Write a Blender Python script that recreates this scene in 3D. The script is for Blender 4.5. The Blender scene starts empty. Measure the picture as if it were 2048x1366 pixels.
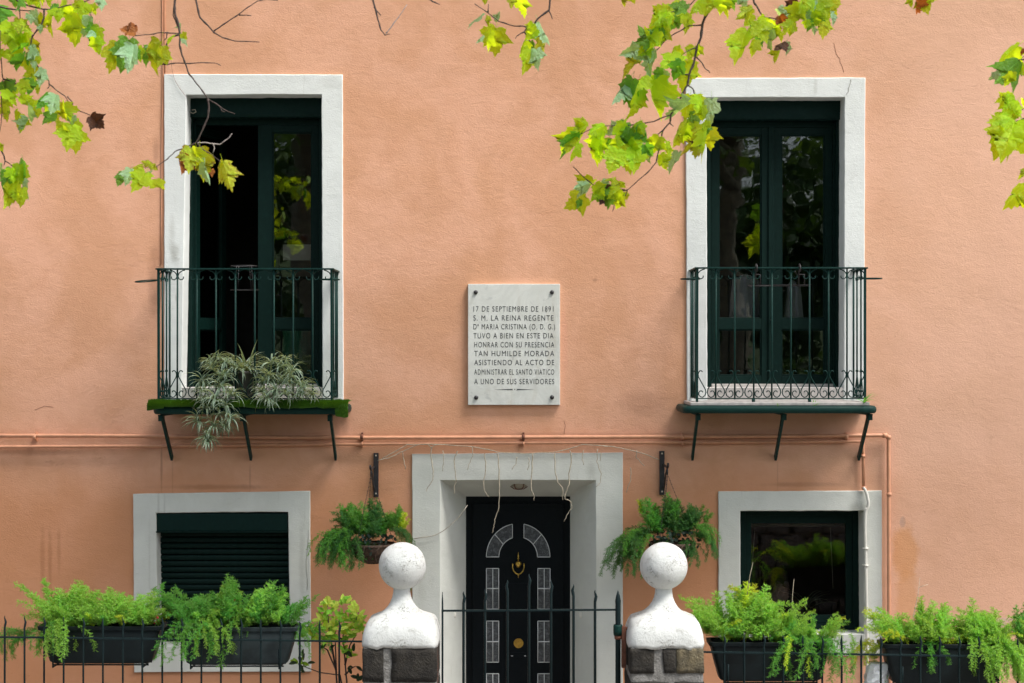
import bpy, math, random
from mathutils import Vector, Matrix, Euler, noise
R = math.radians
scene = bpy.context.scene
col = scene.collection
rnd = random.Random(7)

# ------------------------------------------------------------------ camera, sky, sun, exposure
D = 12.5          # camera to wall plane (m)
CZ = 3.2          # camera height above the garden path
S = 250.0         # photo pixels per metre at the wall plane
CX, CY = 1024.0, 705.0
cam = bpy.data.cameras.new('camera')
camo = bpy.data.objects.new('camera', cam); col.objects.link(camo)
camo.location = (0, -D, CZ); camo.rotation_euler = (R(90), 0, 0)
cam.sensor_width = 36; cam.lens = D * S / 2048 * 36
cam.shift_y = -(CY - 683) / 2048 * -1
cam.clip_start = 0.1; cam.clip_end = 500
cam.dof.use_dof = True; cam.dof.focus_distance = D - 0.1; cam.dof.aperture_fstop = 3.5
scene.camera = camo
SUN_EL, SUN_AZ = 58, 57          # azimuth: degrees from straight at the facade towards the right
w = bpy.data.worlds.new('World'); scene.world = w; w.use_nodes = True
nt = w.node_tree; bg = nt.nodes['Background']
sky = nt.nodes.new('ShaderNodeTexSky'); sky.sky_type = 'NISHITA'; sky.sun_disc = False
sky.sun_elevation = R(SUN_EL); sky.sun_rotation = R(180 - SUN_AZ)
sky.dust_density = 3.0; sky.air_density = 1.0
hsv = nt.nodes.new('ShaderNodeHueSaturation'); hsv.inputs['Saturation'].default_value = 0.5
nt.links.new(sky.outputs[0], hsv.inputs['Color']); nt.links.new(hsv.outputs[0], bg.inputs[0])
bg.inputs[1].default_value = 0.13
sun = bpy.data.lights.new('sun', 'SUN'); suno = bpy.data.objects.new('sun', sun); col.objects.link(suno)
sun.energy = 2.7; sun.angle = R(24); sun.color = (1, 0.965, 0.91)
sdir = Vector((math.sin(R(SUN_AZ)) * math.cos(R(SUN_EL)), -math.cos(R(SUN_AZ)) * math.cos(R(SUN_EL)), math.sin(R(SUN_EL))))
suno.rotation_euler = sdir.to_track_quat('Z', 'Y').to_euler(); suno.location = (6, -20, 30)
scene.view_settings.view_transform = 'Standard'; scene.view_settings.look = 'None'
scene.view_settings.gamma = 1; scene.view_settings.exposure = 1.06
scene.render.engine = 'CYCLES'
try:
    scene.cycles.max_bounces = 8; scene.cycles.transparent_max_bounces = 12
    scene.cycles.caustics_reflective = False; scene.cycles.caustics_refractive = False
except Exception: pass

# ------------------------------------------------------------------ helpers
def P(px, py, d=0.0):
    """photo pixel -> point in the plane d metres in front of the wall"""
    k = (D - d) / D / S
    return Vector(((px - CX) * k, -d, CZ - (py - CY) * k))
def pxm(d): return S * D / (D - d)      # photo pixels per metre at distance d before the wall

WO = {}
def tag(o, label=None, cat=None, group=None, kind=None):
    if label: o['label'] = label
    if cat: o['category'] = cat
    if group: o['group'] = group
    if kind: o['kind'] = kind
    return o
def thing(name, label, cat, loc, group=None):
    o = bpy.data.objects.new(name, None); col.objects.link(o)
    o.location = loc; o.empty_display_size = 0.1; WO[o] = Vector(loc)
    return tag(o, label, cat, group)
def place(o, parent, M):
    if parent is not None:
        o.parent = parent; M = Matrix.Translation(-WO[parent]) @ M
    o.matrix_basis = M
    WO[o] = None
def inst(name, mesh, parent, M):
    o = bpy.data.objects.new(name, mesh); col.objects.link(o); place(o, parent, M); return o

class MB:
    def __init__(s): s.v = []; s.f = []; s.m = []; s.s = []
    def add(s, vs, fs, mat=0, smooth=False):
        b = len(s.v); s.v += [Vector(v) for v in vs]
        for f in fs: s.f.append([b + i for i in f]); s.m.append(mat); s.s.append(smooth)
    def box(s, x0, x1, y0, y1, z0, z1, mat=0, M=None):
        if x0 > x1: x0, x1 = x1, x0
        if y0 > y1: y0, y1 = y1, y0
        if z0 > z1: z0, z1 = z1, z0
        vs = [Vector((x, y, z)) for x in (x0, x1) for y in (y0, y1) for z in (z0, z1)]
        if M: vs = [M @ v for v in vs]
        s.add(vs, [(0,1,3,2),(4,6,7,5),(0,4,5,1),(2,3,7,6),(0,2,6,4),(1,5,7,3)], mat)
    def tube(s, pts, r, n=6, mat=0, smooth=True, cap=True):
        pts = [Vector(p) for p in pts]
        if len(pts) < 2: return
        if not isinstance(r, (list, tuple)): r = [r] * len(pts)
        b = len(s.v); t0 = (pts[1] - pts[0]).normalized()
        u = t0.orthogonal().normalized()
        for i, p in enumerate(pts):
            a = pts[max(i-1, 0)]; c = pts[min(i+1, len(pts)-1)]
            t = (c - a)
            t = t.normalized() if t.length > 1e-9 else t0
            u = (u - t * u.dot(t))
            u = u.normalized() if u.length > 1e-6 else t.orthogonal().normalized()
            w_ = t.cross(u)
            for k in range(n):
                an = 2 * math.pi * k / n
                s.v.append(p + (u * math.cos(an) + w_ * math.sin(an)) * r[i])
        for i in range(len(pts) - 1):
            for k in range(n):
                k2 = (k + 1) % n
                s.f.append([b+i*n+k, b+i*n+k2, b+(i+1)*n+k2, b+(i+1)*n+k]); s.m.append(mat); s.s.append(smooth)
        if cap:
            s.f.append([b+k for k in range(n)][::-1]); s.m.append(mat); s.s.append(False)
            e = b + (len(pts)-1)*n
            s.f.append([e+k for k in range(n)]); s.m.append(mat); s.s.append(False)
    def bar(s, a, b, w_, h_, up=(0, 0, 1), mat=0):
        a = Vector(a); b = Vector(b); t = (b - a).normalized(); up = Vector(up)
        x = t.cross(up).normalized(); y = x.cross(t)
        vs = [p + x * sx * w_ / 2 + y * sy * h_ / 2 for p in (a, b) for sx, sy in ((-1,-1),(1,-1),(1,1),(-1,1))]
        s.add(vs, [(3,2,1,0),(4,5,6,7),(0,1,5,4),(1,2,6,5),(2,3,7,6),(3,0,4,7)], mat)
    def lathe(s, prof, c, n=24, mat=0, cap=True):
        c = Vector(c); b = len(s.v)
        for r, z in prof:
            for k in range(n):
                a = 2 * math.pi * k / n
                s.v.append(c + Vector((r * math.cos(a), r * math.sin(a), z)))
        for i in range(len(prof)-1):
            for k in range(n):
                k2 = (k+1) % n
                s.f.append([b+i*n+k, b+i*n+k2, b+(i+1)*n+k2, b+(i+1)*n+k]); s.m.append(mat); s.s.append(True)
        if cap:
            s.f.append([b+k for k in range(n)][::-1]); s.m.append(mat); s.s.append(True)
            e = b+(len(prof)-1)*n; s.f.append([e+k for k in range(n)]); s.m.append(mat); s.s.append(True)
    def mesh(s, name, mats, o=Vector((0,0,0))):
        me = bpy.data.meshes.new(name); me.from_pydata([v - o for v in s.v], [], s.f)
        if not isinstance(mats, (list, tuple)): mats = [mats]
        for m in mats: me.materials.append(m)
        me.polygons.foreach_set('material_index', s.m); me.polygons.foreach_set('use_smooth', s.s)
        me.update(); return me
    def build(s, name, mats, parent=None, origin=None, bevel=0):
        if origin is None:
            if parent is None and False: origin = Vector((0,0,0))
            else:
                lo = Vector([min(v[i] for v in s.v) for i in range(3)]); hi = Vector([max(v[i] for v in s.v) for i in range(3)])
                origin = (lo + hi) / 2
        origin = Vector(origin)
        ob = bpy.data.objects.new(name, s.mesh(name, mats, origin)); col.objects.link(ob)
        place(ob, parent, Matrix.Translation(origin)); WO[ob] = origin
        if bevel:
            m = ob.modifiers.new('bevel', 'BEVEL'); m.width = bevel; m.segments = 2; m.limit_method = 'ANGLE'
        return ob

# ------------------------------------------------------------------ materials
class NT:
    def __init__(s, name):
        s.mat = bpy.data.materials.new(name); s.mat.use_nodes = True
        s.t = s.mat.node_tree; s.b = s.t.nodes['Principled BSDF']; s.out = s.t.nodes['Material Output']
        s.tc = s.t.nodes.new('ShaderNodeTexCoord')
    def n(s, typ, props=None, **inp):
        nd = s.t.nodes.new(typ)
        for k, v in (props or {}).items(): setattr(nd, k, v)
        for k, v in inp.items(): s.set(nd, k, v)
        return nd
    def set(s, nd, k, v):
        key = int(k[1:]) if k[0] == 'i' and k[1:].isdigit() else k.replace('_', ' ')
        sock = nd.inputs[key]
        if isinstance(v, bpy.types.NodeSocket): s.t.links.new(v, sock)
        elif isinstance(v, bpy.types.Node): s.t.links.new(v.outputs[0], sock)
        else:
            if hasattr(sock.default_value, '__len__') and not hasattr(v, '__len__'): v = (v,)*len(sock.default_value)
            if hasattr(sock.default_value, '__len__') and len(sock.default_value) == 4 and len(v) == 3: v = (*v, 1)
            sock.default_value = v
    def coord(s, scale=(1,1,1), loc=(0,0,0), src='Object'):
        return s.n('ShaderNodeMapping', i0=s.tc.outputs[src], Scale=scale, Location=loc).outputs[0]
    def noise(s, scale, detail=4, rough=.55, dist=0, vec=None):
        return s.n('ShaderNodeTexNoise', Vector=vec if vec else s.tc.outputs['Object'], Scale=scale, Detail=detail, Roughness=rough, Distortion=dist).outputs[0]
    def ramp(s, fac, *stops):
        nd = s.n('ShaderNodeValToRGB', Fac=fac); e = nd.color_ramp.elements
        while len(e) < len(stops): e.new(0.5)
        for el, (p, c) in zip(e, stops):
            el.position = p; el.color = (c, c, c, 1) if not hasattr(c, '__len__') else (*c, 1)
        return nd.outputs[0]
    def mr(s, v, a, b, c=0, d=1, smooth=True):
        return s.n('ShaderNodeMapRange', {'interpolation_type': 'SMOOTHSTEP' if smooth else 'LINEAR'}, Value=v, From_Min=a, From_Max=b, To_Min=c, To_Max=d).outputs[0]
    def math(s, op, a, b=0):
        return s.n('ShaderNodeMath', {'operation': op}, i0=a, i1=b).outputs[0]
    def mix(s, fac, a, b, mode='MIX'):
        nd = s.n('ShaderNodeMix', {'data_type': 'RGBA', 'blend_type': mode})
        s.set(nd, 'i0', fac); s.set(nd, 'i6', a); s.set(nd, 'i7', b); return nd.outputs[2]
    def bump(s, h, strength=1, dist=.003, nrm=None):
        nd = s.n('ShaderNodeBump', Height=h, Strength=strength, Distance=dist)
        if nrm is not None: s.set(nd, 'Normal', nrm)
        return nd.outputs[0]
    def done(s, color=None, rough=None, metal=None, normal=None, spec=None):
        if color is not None: s.set(s.b, 'Base_Color', color)
        if rough is not None: s.set(s.b, 'Roughness', rough)
        if metal is not None: s.set(s.b, 'Metallic', metal)
        if normal is not None: s.set(s.b, 'Normal', normal)
        if spec is not None: s.b.inputs['Specular IOR Level'].default_value = spec
        return s.mat

def simple(name, c, rough=.6, metal=0, var=.15, scale=12, bump=0, spec=.5, bscale=None):
    m = NT(name); f = m.noise(scale, 5, .6)
    c2 = tuple(x * (1 - var) for x in c); c1 = tuple(min(1, x * (1 + var)) for x in c)
    colr = m.ramp(f, (.3, c2), (.7, c1))
    nrm = m.bump(m.noise(bscale or scale * 6, 4, .6), 1, bump) if bump else None
    return m.done(colr, rough, metal, nrm, spec)

def plaster_relief(m, amount=1.0):
    """trowel marks, grain and scattered wrinkles of hand-applied render"""
    v1 = m.coord((1, 1, 1.9))
    big = m.noise(1.3, 3, .5, .3)
    med = m.noise(9, 5, .6, .8, v1)
    fine = m.noise(85, 4, .65, .6, m.coord((.75, 1, 1.6)))
    wr = m.noise(7, 3, .5, 2.2, m.coord((1, 1, 1.5), (3, 0, 1)))
    ridge = m.mr(m.math('ABSOLUTE', m.math('SUBTRACT', wr, .5)), 0, .012, 1, 0)
    mask = m.mr(m.noise(2.6, 3, .6, .5, m.coord((1, 1, 1), (7, 2, 5))), .54, .66)
    rid = m.math('MULTIPLY', ridge, mask)
    h = m.math('ADD', m.math('MULTIPLY', big, 1.3), m.math('MULTIPLY', med, .28))
    h = m.math('ADD', h, m.math('MULTIPLY', fine, .27))
    h = m.math('ADD', h, m.math('MULTIPLY', rid, .15))
    return m.bump(h, 1, .0095 * amount), med, mask, big, fine

def stain(m, colr, px, py, rx, ry, fac, target, soft=.5, dist=.35, hi=1.0):
    """a stain of its own shape at photo position px,py on the wall"""
    c = P(px, py)
    nd = m.n('ShaderNodeVectorMath', {'operation': 'SUBTRACT'}, i0=m.tc.outputs['Object'], i1=(c.x, 0, c.z))
    nd = m.n('ShaderNodeVectorMath', {'operation': 'MULTIPLY'}, i0=nd.outputs[0], i1=(S / rx, 0, S / ry))
    ln = m.n('ShaderNodeVectorMath', {'operation': 'LENGTH'}, i0=nd.outputs[0]).outputs['Value']
    nz = m.noise(6, 4, .65, .6)
    ln = m.math('ADD', ln, m.math('MULTIPLY', m.math('SUBTRACT', nz, .5), dist * 3))
    k = m.mr(ln, 1 - soft, hi, fac, 0)
    return m.mix(k, colr, target)

def mat_wall():
    m = NT('peach_render')
    nrm, med, mask, big, fine = plaster_relief(m)
    base = m.mix(m.mr(m.noise(1.1, 5, .6, .4), .38, .62), (.640, .335, .200), (.735, .400, .265))
    base = m.mix(m.mr(m.noise(5.5, 5, .7, .6), .4, .72, 0, .2), base, (.58, .27, .145))
    base = m.mix(m.mr(m.noise(45, 2, .5), .70, .78, 0, .22), base, (.40, .17, .10))
    dark = (.22, .10, .06)
    for (px, py, rx, ry, f) in [(85,1120,7,80,.45),(100,1130,6,95,.5),(118,1100,6,70,.4),(310,560,20,110,.35),(312,305,10,40,.35),
                                 (430,974,150,8,.5),(1610,969,110,7,.5),(323,945,3,70,.5),(500,955,3,45,.3),(345,960,2.5,50,.3),
                                 (1290,805,70,35,.2),(690,850,14,30,.3),(1555,950,2.5,50,.3),(1712,935,6,50,.35),(1190,560,8,6,.4),
                                 (60,905,160,9,.28),(1130,868,600,4,.22),(250,905,70,60,.16),(1760,960,8,70,.2),(1720,1240,20,60,.2)]:
        base = stain(m, base, px, py, rx, ry, f, dark, .8)
    
    base = stain(m, base, 1805, 1045, 7, 13, .8, (.30, .22, .20), .3, .3)
    base = stain(m, base, 2010, 1245, 45, 12, .8, (.45, .43, .42), .4, .3)
    base = stain(m, base, 1128, 690, 9, 110, .5, (.72, .36, .24), .5, .4)
    # paler towards the right; low ochre is paint plus bounced light put into colour
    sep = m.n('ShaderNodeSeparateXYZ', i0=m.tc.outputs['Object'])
    pale_right = m.mr(m.math('ADD', sep.outputs[0], m.math('MULTIPLY', m.math('SUBTRACT', m.noise(1.5, 4, .6), .5), 2.2)), 1.4, 3.8, 0, .55)
    base = m.mix(pale_right, base, (.755, .470, .340))
    zz = m.math('ADD', sep.outputs[2], m.math('MULTIPLY', m.math('SUBTRACT', m.noise(2, 4, .6), .5), .8))
    low = m.mr(zz, 2.5, 1.9, 0, 1)
    left = m.mr(sep.outputs[0], 2.2, 2.9, 1, 0.25)
    base = m.mix(m.math('MULTIPLY', m.math('MULTIPLY', low, left), .55), base, (.50, .205, .082))
    base = stain(m, base, 1808, 1105, 32, 68, .55, (.62, .27, .085), .45, .3); base = stain(m, base, 1814, 1200, 27, 85, .45, (.62, .28, .10), .45, .35)
    return m.done(base, .85, None, nrm, .2)

def mat_surround(name, c, dirt=.3):
    m = NT(name)
    nrm, med, mask, big, fine = plaster_relief(m, .8)
    c2 = tuple(x * .90 for x in c)
    base = m.mix(m.mr(m.noise(2.5, 5, .6, .3), .35, .7), c2, c)
    base = m.mix(m.mr(m.noise(7, 6, .75, .8), .62, .78, 0, dirt), base, (.33, .31, .26))
    base = m.mix(m.mr(m.noise(14, 2, .6, 0, m.coord((3, 1, .25))), .62, .8, 0, dirt * .6), base, (.36, .35, .30))
    base = m.mix(m.mr(fine, .62, .75, 0, .18), base, (.5, .48, .43))
    for (px, py, rx, ry, f) in [(350,510,16,30,.55),(354,596,5,14,.4),(345,470,10,60,.25),(318,1010,4,60,.3),(330,1015,3,50,.3),(604,1130,8,150,.25),(1712,1016,22,16,.55),(1722,1040,9,40,.4),(1630,175,6,26,.25),(660,170,30,20,.2),
                                (1750,1000,22,26,.2),(1030,915,200,7,.25),(1182,940,14,22,.25),(840,1170,16,60,.2),(660,700,14,90,.18),(300,1120,3,120,.2),(1458,700,20,40,.15)]:
        base = stain(m, base, px, py, rx, ry, f, (.28, .27, .23), .9, .45)
    return m.done(base, .8, None, nrm, .25)

M = {}
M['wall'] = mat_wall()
M['surround'] = mat_surround('pale_grey_plaster', (.74, .76, .74))
M['surround_low'] = mat_surround('shaded_dirty_plaster', (.66, .67, .62), .35)  # darker copy for the ground floor: mostly shade in the colour, plus dirt
M['threshold'] = simple('grey_stone_sill', (.45, .42, .40), .6, var=.25, scale=20, bump=.001)

def mat_white_masonry():
    m = NT('white_masonry_paint')
    nz = m.noise(14, 6, .8, .6)
    base = m.mix(m.mr(nz, .52, .70, 0, .6), (.60, .615, .60), (.28, .27, .24))
    sep = m.n('ShaderNodeSeparateXYZ', i0=m.tc.outputs['Object'])
    base = m.mix(m.math('MULTIPLY', m.mr(m.noise(70, 5, .85), .50, .62), m.mr(m.noise(6, 3, .6), .44, .60, 0, .9)), base, (.12, .12, .10))
    base = m.mix(m.mr(m.noise(9, 3, .7, 1.5), .70, .73, 0, .8), base, (.32, .27, .22))
    h = m.math('ADD', m.noise(10, 4, .6), m.math('MULTIPLY', m.noise(90, 3, .6), .25))
    return m.done(base, .7, None, m.bump(h, 1, .008), .3)
M['white'] = mat_white_masonry()

def mat_paint(name, c, rough=.4, chip=.1):
    m = NT(name)
    base = m.mix(m.mr(m.noise(18, 5, .7), .45, .8, 0, .5), c, tuple(x * 1.7 + .002 for x in c))
    base = m.mix(m.mr(m.noise(55, 4, .75), .70, .76, 0, chip), base, (.10, .06, .04))
    return m.done(base, m.mr(m.noise(30, 3, .6), .3, .8, rough, rough + .25), None, m.bump(m.noise(70, 3, .6), 1, .0006), .14)
M['green'] = mat_paint('dark_green_joinery_paint', (.0012, .0125, .0100), .5)
M['rail'] = mat_paint('green_iron_paint', (.007, .034, .029), .4, .5)
M['fence'] = mat_paint('black_green_iron_paint', (.010, .020, .022), .42, .3)
M['door'] = mat_paint('blackish_door_paint', (.0018, .0038, .0055), .4, 0)
M['box_green'] = mat_paint('roller_box_green', (.0022, .016, .0135), .5, 0)
M['planter'] = simple('dark_green_plastic', (.006, .011, .013), .5, spec=.25, var=.5, scale=5, bump=.0006, bscale=80)
M['planter_dusty'] = simple('dusty_dark_plastic', (.022, .031, .034), .6, spec=.25, var=.6, scale=7, bump=.0006, bscale=80)
M['pipe'] = simple('peach_painted_pipe', (.60, .285, .165), .55, var=.15, scale=9, bump=.0006)
M['pipe_white'] = simple('white_painted_pipe', (.66, .64, .58), .5, var=.08, scale=9)
M['rust'] = simple('rusty_iron', (.16, .06, .035), .8, var=.4, scale=30)
M['iron'] = simple('black_wrought_iron', (.018, .016, .018), .5, var=.5, scale=30)
M['marble'] = None
M['brass'] = simple('aged_brass', (.55, .36, .08), .3, 1, var=.3, scale=40)
M['lead'] = simple('pale_caming', (.55, .57, .58), .5, var=.1)
M['lamp'] = simple('dusty_lamp_cover', (.30, .27, .20), .4, var=.2)
M['coir'] = simple('brown_wicker', (.075, .045, .030), .9, var=.6, scale=35, bump=.004)
M['pot'] = simple('grey_plastic_pot', (.11, .10, .095), .6, var=.2)
M['wire'] = simple('galvanised_wire', (.42, .37, .30), .6, .3, var=.3, scale=30)
M['vine'] = simple('dry_pale_stem', (.42, .36, .27), .8, var=.35, scale=40)
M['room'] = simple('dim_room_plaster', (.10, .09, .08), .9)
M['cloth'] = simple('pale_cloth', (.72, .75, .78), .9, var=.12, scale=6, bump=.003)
M['bag'] = simple('white_plastic_bag', (.65, .68, .72), .35, var=.15, scale=30, bump=.006)
M['soil'] = simple('potting_soil', (.035, .025, .018), .95, var=.4, scale=60, bump=.006)
M['roof'] = simple('clay_roof_tile', (.35, .14, .08), .8, var=.3)
M['paving'] = simple('worn_paving', (.22, .20, .18), .85, var=.25, scale=3, bump=.003)
M['asphalt'] = simple('asphalt', (.055, .055, .056), .9, var=.2, scale=40, bump=.003)
M['crack_peach'] = simple('crack_shadow_in_render', (.30, .13, .08), .9); M['crack_grey'] = simple('crack_shadow_in_plaster', (.30, .29, .26), .9)
M['red'] = simple('red_petal', (.45, .02, .03), .6)
M['pale_reflection'] = simple('cream_reflection', (.80, .80, .68), .6, var=.05)  # brightness of a window reflection put into the panel colour
M['green_plastic'] = simple('green_plastic', (.03, .16, .09), .4)
M['twig_light'] = simple('weathered_grey_twig', (.34, .29, .27), .8, var=.3, scale=60)
M['twig'] = simple('dark_twig_bark', (.060, .042, .036), .85, var=.45, scale=60, bump=.001)
M['bark'] = simple('plane_bark', (.22, .20, .14), .9, var=.45, scale=6, bump=.01)
M['stem_green'] = simple('green_stem', (.12, .20, .04), .7)

def mat_marble():
    m = NT('veined_white_marble')
    v = m.noise(3, 6, .7, 1.8)
    base = m.mix(m.mr(v, .35, .7, 0, 1), (.60, .61, .57), (.71, .72, .68))
    base = m.mix(m.mr(m.noise(5, 5, .7, .5, m.coord((1, 1, .35))), .5, .75, 0, .5), base, (.46, .42, .34))
    base = m.mix(m.mr(m.noise(8, 3, .6, 1), .62, .72, 0, .5), base, (.42, .43, .42))
    return m.done(base, .5, None, m.bump(m.noise(80, 3, .6), 1, .0006), .4)
M['marble'] = mat_marble()
M['ink'] = simple('dark_inlaid_lettering', (.045, .05, .052), .7, var=.6, scale=30)

def mat_stone(name, a, b, c):
    m = NT(name)
    base = m.mix(m.mr(m.noise(7, 6, .7, .5), .35, .7), a, b)
    base = m.mix(m.mr(m.noise(22, 5, .8, .4), .58, .70, 0, .7), base, c)
    h = m.math('ADD', m.noise(14, 6, .75), m.math('MULTIPLY', m.noise(80, 3, .6), .4))
    return m.done(base, .85, None, m.bump(h, 1, .02), .3)
M['stone'] = mat_stone('dark_slate_block', (.020, .018, .016), (.042, .037, .030), (.085, .08, .07))
M['stone_lichen'] = mat_stone('lichened_block', (.075, .065, .045), (.20, .165, .10), (.34, .30, .20))
M['mortar'] = mat_stone('crumbling_mortar', (.17, .165, .155), (.34, .33, .315), (.06, .055, .05))
M['wall_stone'] = mat_stone('grey_field_stone', (.14, .125, .12), (.25, .23, .22), (.09, .10, .07))

def mat_leaf(name, c, c2=None, trans=.5, rough=.4, brown=0.0, spots=0.0, veins=False, ob=True, spec=.5):
    m = NT(name)
    c2 = c2 or tuple(x * .65 for x in c)
    oi = m.n('ShaderNodeObjectInfo')
    f = m.noise(3.5, 4, .6, .5)
    base = m.mix(m.mr(f, .3, .7), c2, c)
    if ob:
        h = m.n('ShaderNodeHueSaturation', Color=base)
        m.set(h, 'Hue', m.mr(oi.outputs['Random'], 0, 1, .485, .515, False)); m.set(h, 'Value', m.mr(oi.outputs['Random'], 0, 1, .78, 1.2, False))
        base = h.outputs[0]
    if veins:
        sep = m.n('ShaderNodeSeparateXYZ', i0=m.tc.outputs['Object'])
        an = m.math('ABSOLUTE', m.math('ARCTAN2', sep.outputs[0], m.math('ADD', sep.outputs[1], .02)))
        k = m.math('MINIMUM', m.math('ABSOLUTE', m.math('SUBTRACT', an, .82)), m.math('MINIMUM', an, m.math('ABSOLUTE', m.math('SUBTRACT', an, 1.5))))
        base = m.mix(m.mr(k, .0, .05, .45, 0), base, tuple(min(1, x * 1.7 + .02) for x in c))
    if brown or spots:
        at = m.n('ShaderNodeAttribute', {'attribute_name': 'edge'})
        v = m.math('ADD', m.math('MULTIPLY', at.outputs['Fac'], brown * .8), m.math('MULTIPLY', m.noise(6, 4, .7, .5), 1.0))
        base = m.mix(m.mr(v, .80, .92, 0, .9), base, (.16, .06, .02))
        if spots: base = m.mix(m.mr(m.noise(13, 3, .6), .62, .68, 0, spots), base, (.11, .05, .015))
    m.done(base, rough, None, m.bump(m.noise(9, 4, .6), 1, .02 if ob else .002), spec)
    tr = m.n('ShaderNodeBsdfTranslucent', Color=m.mix(.6, base, (min(1, c[0] * 2.1), min(1, c[1] * 1.6), c[2] * .3), 'MIX'))
    mx = m.n('ShaderNodeMixShader', i0=trans, i1=m.b.outputs[0], i2=tr.outputs[0])
    m.t.links.new(mx.outputs[0], m.out.inputs[0])
    return m.mat
LEAFM = {
 'Y': mat_leaf('bright_yellow_green_leaf', (.50, .82, .025), (.38, .70, .02), .72, veins=True, brown=.25),  # bright yellow green among the mixed leaf tones
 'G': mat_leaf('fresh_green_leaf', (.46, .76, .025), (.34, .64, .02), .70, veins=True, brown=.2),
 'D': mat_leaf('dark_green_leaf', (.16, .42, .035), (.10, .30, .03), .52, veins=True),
 'B': mat_leaf('pale_bluish_leaf', (.36, .58, .36), (.24, .46, .26), .5, .35, veins=True, spec=.8),  # pale underside and sky gloss, both put into the base colour
 'O': mat_leaf('orange_brown_leaf', (.42, .14, .03), (.25, .07, .02), .4, veins=True, spots=.4),
 'R': mat_leaf('dry_brown_leaf', (.12, .045, .025), (.07, .03, .02), .25),
 'M': mat_leaf('yellow_leaf_with_brown_spots', (.52, .64, .03), (.32, .52, .02), .55, brown=.5, spots=.9, veins=True),
}
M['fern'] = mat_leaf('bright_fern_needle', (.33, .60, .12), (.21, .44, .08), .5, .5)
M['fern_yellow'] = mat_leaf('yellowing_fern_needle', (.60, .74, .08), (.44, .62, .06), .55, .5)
M['fern_dark'] = mat_leaf('dark_green_fern_needle', (.09, .27, .08), (.06, .18, .05), .45, .5)  # darker green of the basket ferns
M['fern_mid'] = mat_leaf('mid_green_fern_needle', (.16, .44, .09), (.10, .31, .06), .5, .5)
M['spider_g'] = mat_leaf('grey_green_blade', (.11, .21, .12), (.065, .14, .08), .3, .45)
M['spider_w'] = mat_leaf('cream_blade_edge', (.46, .56, .45), (.32, .42, .33), .3, .45)
M['ivy'] = mat_leaf('dusky_ivy_leaf', (.045, .085, .06), (.025, .05, .035), .2, .35)
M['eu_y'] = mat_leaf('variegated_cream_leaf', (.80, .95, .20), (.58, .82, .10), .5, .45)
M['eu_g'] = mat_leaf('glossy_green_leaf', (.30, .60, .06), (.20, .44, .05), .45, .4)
M['eu_d'] = mat_leaf('shaded_glossy_leaf', (.025, .06, .018), (.015, .035, .01), .2, .3)  # shade low in the shrub put into the leaf colour
M['turf'] = mat_leaf('artificial_grass', (.075, .19, .018), (.04, .11, .01), .35, .6)
M['crown'] = mat_leaf('plane_crown_leaf', (.13, .26, .03), (.07, .17, .02), .45, .5, ob=False)
M['hedge'] = mat_leaf('evergreen_leaf', (.05, .12, .025), (.03, .08, .018), .3, .5, ob=False)

def mat_glass(name='window_glass', tint=.75):
    m = NT(name); t = m.t
    gl = m.n('ShaderNodeBsdfGlossy', Color=(.9, .95, .95), Roughness=.015)
    tr = m.n('ShaderNodeBsdfTransparent', Color=(tint, tint, tint))
    fr = m.n('ShaderNodeFresnel', IOR=1.55)
    nrm = m.bump(m.noise(3, 2, .5), 1, .0015); m.set(gl, 'Normal', nrm)
    mx = m.n('ShaderNodeMixShader', i0=m.math('ADD', m.math('MULTIPLY', fr.outputs[0], 1.15), .015), i1=tr.outputs[0], i2=gl.outputs[0])
    t.links.new(mx.outputs[0], m.out.inputs[0]); return m.mat
M['glass'] = mat_glass()
def mat_frost():
    m = NT('patterned_dark_glass')
    return m.done(m.mix(m.mr(m.noise(40, 4, .7, 1), .4, .7), (.03, .035, .04), (.13, .14, .15)), .3, None, m.bump(m.noise(60, 4, .6), 1, .002), .6)
M['frost'] = mat_frost()

# ------------------------------------------------------------------ ground, alley, street
def struct(name, mb, mat):
    return tag(mb.build(name, mat, None, origin=(0, 0, 0)), kind='structure')
b = MB(); b.add([(-60,-6.2,-.004),(60,-6.2,-.004),(60,40,-.004),(-60,40,-.004)], [(0,1,2,3)]); struct('garden_path', b, M['paving'])
b = MB(); b.add([(-80,-90,1.40),(80,-90,1.40),(80,-6.35,1.40),(-80,-6.35,1.40)], [(0,1,2,3)])
b.add([(-80,-6.35,-.2),(80,-6.35,-.2)],[]) ; struct('street', b, M['asphalt'])

# retaining wall opposite the house, with its stones
rw = thing('retaining_wall', 'low grey stone retaining wall below the street, opposite the house', 'wall', (0, -6.2, 0))
b = MB(); b.box(-9, 9, -6.5, -6.14, -.1, 1.41); b.build('mortar_core', M['mortar'], rw)
def rough_block(w_, d_, h_, seed, sub=2, amp=.02, edge=.035):
    """a stone block with worn edges and an uneven face"""
    import bmesh
    bm = bmesh.new(); bmesh.ops.create_cube(bm, size=1)
    bmesh.ops.subdivide_edges(bm, edges=bm.edges[:], cuts=sub, use_grid_fill=True)
    for v in bm.verts:
        p = v.co.copy(); q = Vector((p.x * w_, p.y * d_, p.z * h_))
        e = sum(1 for c in p if abs(c) > .49)
        q *= (1 - edge * max(0, e - 1))
        n_ = noise.noise_vector(q * 9 + Vector((seed * 3.1, seed * 1.7, 0)))
        v.co = q + n_ * amp
    me = bpy.data.meshes.new('stone'); bm.to_mesh(me); bm.free()
    for p in me.polygons: p.use_smooth = True
    return me
stones = [rough_block(1, 1, 1, i, 2, .06) for i in range(5)]
for me in stones: me.materials.append(M['wall_stone'])
z = 0.02; r_ = random.Random(3); row = 0
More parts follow.
